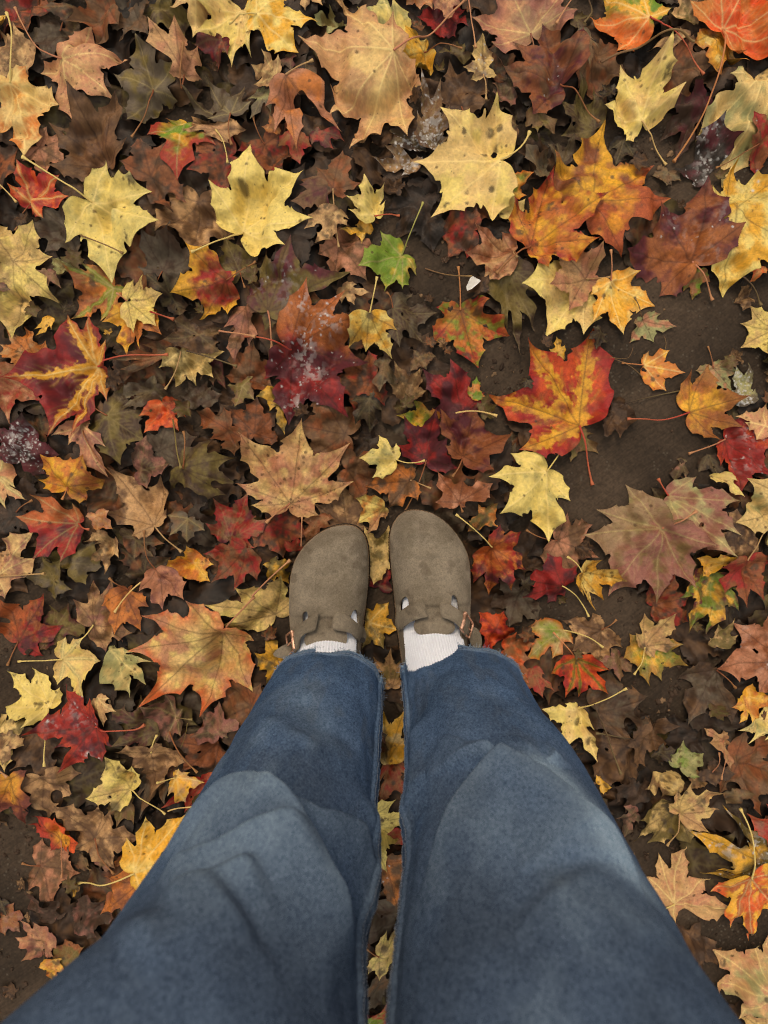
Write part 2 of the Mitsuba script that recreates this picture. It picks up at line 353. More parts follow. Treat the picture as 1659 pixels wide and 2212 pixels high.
def leaf_mesh(B, tips, spec, seed, h):
    rng = np.random.default_rng(seed)
    o = parse(spec)
    poly, m, L = leaf_outline(B, tips, rng)
    big = max(l for _, l, _ in L)
    decayed = o['base'] in 'DKE'
    if decayed or (o['base'] in 'BV' and rng.random() < .5):     # old leaves: bites and tears at the rim
        ring = np.array(poly.exterior.coords)
        for _ in range(rng.integers(2, 5)):
            q = ring[rng.integers(len(ring))]
            bite = shapely.Point(q).buffer(rng.uniform(.05, .13) * big, 5)
            g = poly.difference(bite)
            if g.geom_type == 'Polygon' and g.area > .7 * poly.area: poly = shapely.Polygon(g.exterior)
    if rng.random() < (.5 if decayed else .12):                  # a hole
        q = np.array(poly.representative_point().coords[0]) + rng.normal(0, .2 * big, 2)
        hole = shapely.Polygon([q + rng.uniform(.4, 1) * .045 * big * np.array([math.cos(a), math.sin(a)]) for a in np.arange(0, 6.28, .9)])
        g = poly.difference(hole)
        if g.geom_type == 'Polygon': poly = g
    # veins
    PA, PB, SA, SB, lines = [], [], [], [], []
    for a, l, u in L:
        bend = rng.normal(0, .03) * l
        pts = bez(B, B + u * l * .5 + np.array([-u[1], u[0]]) * bend, B + u * l * .97, n=7)
        pts = np.vstack([pts, B + u * l * .97])
        PA += list(pts[:-1]); PB += list(pts[1:])
        lines.append(resample(np.vstack([pts, pts[::-1][1:]]), h * .8)[: int(l / h) + 4])
        for k, t in enumerate(np.arange(.16, .9, .115)):
            base = pts[min(int(t * 7), 6)] + (t * 7 - int(t * 7)) * (pts[min(int(t * 7) + 1, 7)] - pts[min(int(t * 7), 6)])
            for sd in (-1, 1):
                d = rot(u, sd * rng.uniform(.62, .85))
                ln = l * rng.uniform(.22, .34) * (1 - .45 * t)
                e1 = base + d * ln * .55
                e2 = e1 + rot(d, -sd * .3) * ln * .45
                SA += [base, e1]; SB += [e1, e2]
    lines = np.vstack(lines)
    p, f, bd = fill(poly, h, rng, lines)
    dp, tp, ip = seg_dist(p, np.array(PA), np.array(PB))
    ds, tsx, _ = seg_dist(p, np.array(SA), np.array(SB))
    de, _ = cKDTree(bd).query(p)
    rel = p - B
    r = np.hypot(*rel.T)
    ang = np.arctan2(m[0] * rel[:, 1] - m[1] * rel[:, 0], rel @ m)
    la, ll = np.array([q[0] for q in L]), np.array([q[1] for q in L])
    lobel = np.interp(ang, la, ll)
    rn = np.clip(r / lobel, 0, 1.2)
    off = rng.uniform(0, 50, 3)
    P3 = np.c_[p, np.zeros(len(p))] + off
    # ---- relief
    c = o['c'] / 4.0 * rng.uniform(.8, 1.3)
    z = np.zeros(len(p))
    lob = rng.uniform(-.04, .20, len(L)) * c * (1 if not decayed else 1.2)
    z += np.interp(ang, la, lob) * rn ** 2.2 * lobel
    z += (meshkit.fbm(P3 * (1.7 / big), 2, 1) - .5) * .27 * c * big * np.clip(rn, .25, 1)
    z += (meshkit.fbm(P3 * 60, 2, 2) - .5) * .0022 * c
    z += np.clip(dp / (.22 * big), 0, 1) ** .8 * .045 * big * rng.choice([-1, 1, 1]) * min(c, 1.6)
    edge = np.exp(-de / (.035 * big))
    z += edge * (meshkit.noise(P3 * 45, 3) - .35) * .0055 * c
    puff = np.clip(np.minimum(ds, dp) / .0045, 0, 1)
    sg = -1 if o['vein'] > 0 else 1
    z += sg * puff * .0015 - sg * .0009 * np.exp(-(dp / .0011) ** 2)
    if c > 1.5:      # crumpled
        z += np.abs(meshkit.fbm(P3 * (3.3 / big), 3, 7) - .5) * .30 * big * (c - 1) * .9
        z += np.abs(meshkit.noise(P3 * 75, 8) - .5) * .006 * (c - 1)
    if o['f']:
        side = rel @ np.array([-m[1], m[0]])
        z += np.maximum(0, -side) * .9
    # ---- colour
    col = np.tile(PALL[o['base']], (len(p), 1))
    fine = meshkit.fbm(P3 * 300, 2, 11)
    midn = meshkit.fbm(P3 * 75, 3, 12)
    lowf = meshkit.fbm(P3 * (4.5 / big), 3, 13)
    col *= (.86 + .28 * lowf)[:, None]
    for q, (kind, X, s) in enumerate(o['mods']):
        wob = meshkit.fbm(P3 * 95, 4, 20 + q) - .5
        if kind == 'n':
            f1 = meshkit.fbm(P3 * ((5.5 + 3 * (q % 3)) / big), 5, 30 + q)
            w = ss(.12, .88, (f1 - .5) / .34 + .5 + (s - .5) * 1.1) * min(1, .55 + s)
        elif kind == 'e':
            w = np.exp(-np.maximum(0, de / big + wob * .16) / .075) * s * 1.15
        elif kind == 'v':
            q1 = dp / ((.016 + .058 * s) * big) + (meshkit.fbm(P3 * 170, 4, 90 + q) - .5) * 3.0 + (wob - .1) * 1.6 + .75 * np.clip(rn - .45, 0, 1)
            w = ss(1.25, .70, q1) * min(1, s + .3) * ss(1.04, .80, rn)
            w = np.maximum(w, np.exp(-(ds / .0020) ** 2) * s * .5 * ss(.85, .4, rn) * ss(-.08, .06, wob))
        elif kind == 't':
            w = ss(.30, .75, rn + wob * .9) * s
        elif kind == 'b':
            w = ss(.62, .2, rn + wob * .8) * s
        else:
            side = rel @ np.array([-m[1], m[0]]) / big * (1 if kind == 'l' else -1)
            w = ss(-.06, .22, side + wob * .55) * s
        w = np.clip(w, 0, 1)[:, None]
        col = col * (1 - w) + PALL[X] * w
    # uneven ageing, pores
    brown = ss(.55, .80, meshkit.fbm(P3 * (9 / big), 4, 50)) * (.38 if not decayed else .2)
    col = col * (1 - brown[:, None]) + (col * .55 + lin((112, 76, 44)) * .18) * brown[:, None]
    col *= (.70 + .36 * midn + .38 * (fine - .28))[:, None]
    rim = np.exp(-de / .0012) * .28 * ss(.4, .6, midn)
    col *= (1 - rim)[:, None]
    # crisp grain: a net of the finest veins, pores
    cells = cKDTree(p[rng.random(len(p)) < .045] + rng.normal(0, .0003, (1, 2)))
    dd, _ = cells.query(p, k=2)
    net = 1 - ss(.0003, .0013, dd[:, 1] - dd[:, 0])
    col *= (1 + (.10 if o['vein'] > 0 else -.16) * net + rng.normal(0, .055, len(p)))[:, None]
    # reticulate small veins
    ret = np.exp(-(ds / .0010) ** 2) * .52 * (1 - .6 * rn)
    pv = np.exp(-(dp / (.0011 * (1.15 - .7 * np.clip(rn, 0, 1)))) ** 2) * .95
    if o['vein'] >= 0:
        w = np.maximum(ret * .6, pv * (.85 if o['vein'] else .4))[:, None]
        col = col * (1 - w) + (col * .25 + PALEV * .75 * np.clip(col.mean(1, keepdims=True) / .30, .35, 1)) * w
    else:
        w = np.maximum(ret * .75, pv * .8)[:, None]
        col = col * (1 - w) + (col * .30 + DARKV * .35) * w
    # dark speckle: everywhere a little
    sp = spots(p, rng, int(o['s'] * 7 + 5), .0005, .0024)
    if o['vein'] < 0 and o['s'] > 2:
        sp = np.maximum(sp, spots(p, rng, o['s'] * 10, .0004, .0013, np.array(PA), .003))
    sp = np.maximum(sp, ss(.80, .95, meshkit.noise(P3 * 420, 60)) * .4)
    col = col * (1 - .75 * sp[:, None]) + SPOT * .75 * sp[:, None] * np.clip(col.mean(1, keepdims=True) / .12, .3, 1)
    if o['k']:
        bl = spots(p, rng, int(o['k'] * 2.2), .002, .0085) * ss(.38, .58, meshkit.fbm(P3 * 170, 3, 61))
        col = col * (1 - .8 * bl[:, None]) + lin((66, 56, 42)) * .8 * bl[:, None]
    if o['w']:
        n = int(o['w'] ** 1.5 * 4.5)
        cen = p[rng.integers(0, len(p), 3 + o['w'] // 2)]
        vv = np.array(PA)
        wh = np.maximum(spots(p, rng, n, .0006, .0022, cen, .09 * big + .006), spots(p, rng, n // 2, .0006, .0019, vv, .005) * (1 if o['w'] > 4 else 0))
        wh *= ss(.42, .56, meshkit.fbm(P3 * 380, 3, 62))
        haze = np.exp(-(cKDTree(cen).query(p)[0] / (.13 * big)) ** 2) * ss(.50, .62, meshkit.fbm(P3 * 210, 4, 63)) * min(1, o['w'] / 8)
        thin = np.maximum(wh * .85, haze * .6)
        col = col * (1 - thin[:, None]) + WHITE * thin[:, None]
        z += wh * .0004
    return p, f, z, np.clip(col, .004, .9), o, big

def lay(p, z, big, level):
    base = drape(p[:, 0], p[:, 1], 3)
    z = z - np.percentile(z, 22)
    z = np.where(z < 0, z * .12, z)                       # what would sink in lies on what is there
    lift = np.clip(z, 0, None) * (.95 / (1 + (np.clip(base.mean(), 0, 1) / .030) ** 1.5))
    zz = base + .0006 + np.minimum(lift, .024 + .1 * lift)
    w = sample(press, p[:, 0], p[:, 1])
    flat = -.001 + .0009 * level + 0 * zz
    return zz * (1 - w) + np.minimum(zz, flat) * w

def tube(path, rad, n=7):
    path = np.asarray(path, float)
    t = np.gradient(path, axis=0)
    t /= np.linalg.norm(t, axis=1, keepdims=True) + 1e-12
    up = np.array([0, 0, 1.0])
    s = np.cross(t, up); s /= np.linalg.norm(s, axis=1, keepdims=True) + 1e-9
    q = np.cross(s, t)
    a = np.arange(n) / n * 2 * np.pi
    rad = np.broadcast_to(rad, len(path))
    v = path[:, None] + rad[:, None, None] * (np.cos(a)[None, :, None] * s[:, None] + np.sin(a)[None, :, None] * q[:, None])
    k = len(path)
    i, j = np.meshgrid(np.arange(k - 1), np.arange(n), indexing='ij')
    A, Bq = i * n + j, i * n + (j + 1) % n
    f = np.stack([A, Bq, Bq + n, A + n], -1).reshape(-1, 4)
    f = np.vstack([f[:, [0, 2, 1]], f[:, [0, 3, 2]]])
    v = np.vstack([v.reshape(-1, 3), path[:1], path[-1:]])
    caps = [[jj, (jj + 1) % n, k * n] for jj in range(n)] + [[(k - 1) * n + (jj + 1) % n, (k - 1) * n + jj, k * n + 1] for jj in range(n)]
    return v, np.vstack([f, caps])

def stalk_mesh(pts, zstart, color, seed, r=.0011, bulb=True, arch=.006, lifted=None):
    rng = np.random.default_rng(seed)
    pts = np.asarray(pts, float)
    if len(pts) == 2:
        d = pts[1] - pts[0]
        pts = np.array([pts[0], (pts[0] + pts[1]) / 2 + np.array([-d[1], d[0]]) * rng.uniform(-.08, .08), pts[1]])
    s = np.r_[0, np.cumsum(np.linalg.norm(np.diff(pts, axis=0), axis=1))]
    n = max(8, int(s[-1] / .0022))
    t = np.linspace(0, s[-1], n)
    from scipy.interpolate import PchipInterpolator
    xy = np.stack([PchipInterpolator(s, pts[:, 0])(t), PchipInterpolator(s, pts[:, 1])(t)], 1)
    xy = np.stack([gaussian_filter(xy[:, k], 2, mode='nearest') for k in (0, 1)], 1)
    xy[0], xy[-1] = pts[0], pts[-1]
    from scipy.ndimage import maximum_filter1d, gaussian_filter1d
    zb = gaussian_filter1d(maximum_filter1d(drape(xy[:, 0], xy[:, 1], 2), 11), 4)
    if zstart is not None:
        zb[0] = zstart
        k0 = min(9, n - 1)
        zb[:k0] = zstart + (zb[k0] - zstart) * ss(0, 1, np.arange(k0) / k0)
    u = t / s[-1]
    rad = r * (1.0 - .28 * np.sin(u * np.pi)) * (1 + .05 * rng.normal(size=n))
    if bulb:
        rad = rad * (1 + .95 * np.exp(-((1 - u) * s[-1] / .0035) ** 2))
    z = zb + rad * .8 + arch * np.sin(u * np.pi) * rng.uniform(.1, 1)
    v, f = tube(np.c_[xy, z], rad)
    stamp(xy[:, 0], xy[:, 1], z + r)
    base = np.asarray(color)
    uu = np.r_[np.repeat(u, 7), 0, 1][:, None]
    col = base * (1 - .45 * uu) + (base * .6 + lin((205, 180, 110)) * .4) * .45 * uu
    col = col * (.8 + .35 * meshkit.fbm(v * 300, 2, seed))[:, None]
    return v, f, np.clip(col, .005, .9)

STALK = dict(R=(168, 62, 50), P=(172, 112, 84), Y=(206, 182, 112), W=(128, 72, 46), A=(176, 108, 66), T=(166, 130, 90), C=(196, 164, 108), B=(86, 60, 42), S=(150, 150, 80), V=(116, 96, 62), D=(58, 44, 34), U=(130, 80, 66), O=(190, 120, 80))

def put_leaf(line, seed, h):
    lv, b, tips, spec, pet, label = line.split('|')
    B = np.array([float(q) for q in b.split(',')]) / 1000
    tips = np.array([[float(q) for q in t.split(',')] for t in tips.split()]) / 1000
    p, f, z, col, o, big = leaf_mesh(B, tips, spec, seed, h)
    zz = lay(p, z, big, int(lv))
    key = numbered('maple_leaf')
    labels[key] = {'label': label, 'category': 'leaf', 'group': 'fallen maple leaves on the ground'}
    scene[key + '__blade'] = mikit.ply((np.c_[p, zz], f), 'leaf_material', smooth=True, color=col)
    if int(lv) >= 4:
        TOP[np.clip(np.rint((p[:, 1] - Y0) / PX).astype(int), 0, 859), np.clip(np.rint((p[:, 0] - X0) / PX).astype(int), 0, 679)] = 1
    stamp(p[:, 0], p[:, 1], zz)
    if pet != '-':
        pts = np.array([B * 1000] + [[float(q) for q in t.split(',')] for t in pet.split()]) / 1000
        zB = zz[np.argmin(np.hypot(*(p - B).T))]
        v, sf, sc = stalk_mesh(pts, zB, lin(STALK.get(o['p'] or 'W', STALK['W'])), seed + 5000, r=.0006 + .0065 * big)
        scene[key + '__stalk'] = mikit.ply((v, sf), 'leaf_material', smooth=True, color=sc)

# the low, rotted layer under the leaves and the leaves beyond the picture: uncountable litter, one object
BARE = [shapely.Polygon(np.array(q) / 1000) for q in [[(279, 248), (347, 256), (359, 283), (447, 283), (476, 267), (468, 220), (466, 202), (411, 204), (401, 180), (399, 136), (415, 102), (447, 88), (441, 52), (347, 41), (311, 35), (295, 3), (251, 3), (220, 52), (263, 98), (285, 116), (299, 180)], [(36, 333), (98, 333), (108, 285), (60, 277), (36, 297)], [(122, 224), (162, 228), (166, 172), (146, 164), (126, 192)], [(200, -108), (253, -104), (287, -116), (327, -112), (347, -136), (267, -148), (236, -144)], [(-500, -413), (-459, -413), (-453, -457), (-479, -486), (-500, -494)], [(-500, -584), (-451, -586), (-441, -622), (-463, -658), (-500, -666)], [(319, -429), (359, -429), (361, -471), (337, -469)], [(415, -550), (464, -546), (480, -570), (433, -580)], [(345, -221), (387, -212), (377, -241), (359, -241)], [(295, 493), (347, 505), (371, 485), (347, 455), (307, 455)], [(-500, -170), (-455, -184), (-433, -200), (-481, -206), (-500, -206)]]]
def litter():
    rng = np.random.default_rng(77)
    V, F, C, n = [], [], [], 0
    protos = {}
    def proto(spec, low, h):
        """One of a few shapes of each kind, turned, scaled and laid anew for every piece."""
        q = (spec, low, h, int(rng.integers(5)))
        if q not in protos:
            k = [(-1.75, .62), (-.85, .92), (0, 1), (.85, .92), (1.75, .62)]
            tips = np.array([.06 * l * rng.uniform(.85, 1.1) * np.array([math.cos(g), math.sin(g)]) for g, l in k])
            protos[q] = leaf_mesh(np.zeros(2), tips, spec, len(protos) + 9000, h)[:4]
        return protos[q]
    def one(x, y, size, spec, low, seed):
        nonlocal n
        a = rng.uniform(0, 6.283)
        k = size / .06
        p, f, z, col = proto(str(spec), low, (.0023 if size > .03 else .0034) if low else .009)
        p = (p * k * [1, rng.choice([-1, 1]) * rng.uniform(.85, 1.1)]) @ np.array([[math.cos(a), math.sin(a)], [-math.sin(a), math.cos(a)]])
        p = p - p.mean(0) + [x, y]
        z = z * k
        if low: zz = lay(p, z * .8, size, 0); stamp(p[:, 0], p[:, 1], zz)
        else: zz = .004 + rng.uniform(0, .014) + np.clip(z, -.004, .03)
        V.append(np.c_[p, zz]); F.append(f + n); C.append(col * (.64 if low else 1) * rng.uniform(.8, 1.15)); n += len(p)  # low pieces are darkened: shade of the gaps between leaves put into the colour
    k = 0
    while k < 640:
        x, y = rng.uniform(-.56, .56), rng.uniform(-.72, .72)
        size = rng.uniform(.042, .080)
        if any(q.distance(shapely.Point(x, y)) < (.012 + .5 * size) for q in BARE) or any(q.distance(shapely.Point(x, y)) < .02 for q in SOLES): continue
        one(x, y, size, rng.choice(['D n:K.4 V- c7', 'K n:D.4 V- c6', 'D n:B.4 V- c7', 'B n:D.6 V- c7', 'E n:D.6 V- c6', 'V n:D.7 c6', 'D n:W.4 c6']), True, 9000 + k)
        k += 1
    mixed = ['Y s1 V+', 'C n:T.4 V+', 'G n:A.4', 'A n:W.5', 'O n:R.5', 'R n:M.5', 'M n:W.4', 'T n:B.4', 'P n:T.5', 'B n:D.4', 'B n:T.4', 'D n:B.4', 'D n:V.4', 'W n:R.4', 'V n:B.4', 'D n:K.4', 'B n:W.4']
    while k < 3700:
        x, y = rng.uniform(-1.5, 1.5), rng.uniform(-1.6, 1.6)
        if abs(x) < .60 and abs(y) < .78: continue
        one(x, y, rng.uniform(.04, .085), mixed[rng.integers(len(mixed))], False, 9000 + k)
        k += 1
    yield
    k, tries = 0, 0
    while k < 190 and tries < 9000:      # crumbled bits that have dropped into the gaps
        tries += 1
        x, y = rng.uniform(-.54, .54), rng.uniform(-.70, .70)
        hz = sample(H, np.array([x]), np.array([y]))[0]
        if hz > .0085 or sample(TOP, np.array([x]), np.array([y]))[0] > .3 or any(q.distance(shapely.Point(x, y)) < .025 for q in SOLES): continue
        if any(q.contains(shapely.Point(x, y)) for q in BARE) and rng.random() < .93: continue
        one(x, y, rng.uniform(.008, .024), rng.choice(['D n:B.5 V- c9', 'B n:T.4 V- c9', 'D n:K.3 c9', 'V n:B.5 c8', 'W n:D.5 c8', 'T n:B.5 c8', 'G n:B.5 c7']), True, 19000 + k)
        k += 1
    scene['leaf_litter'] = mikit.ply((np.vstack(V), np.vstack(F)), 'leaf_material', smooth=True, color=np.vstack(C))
    labels['leaf_litter'] = {'label': 'rotting dark leaf fragments matted under the fallen maple leaves', 'category': 'leaf litter', 'kind': 'stuff'}
litter_run = litter()
next(litter_run)

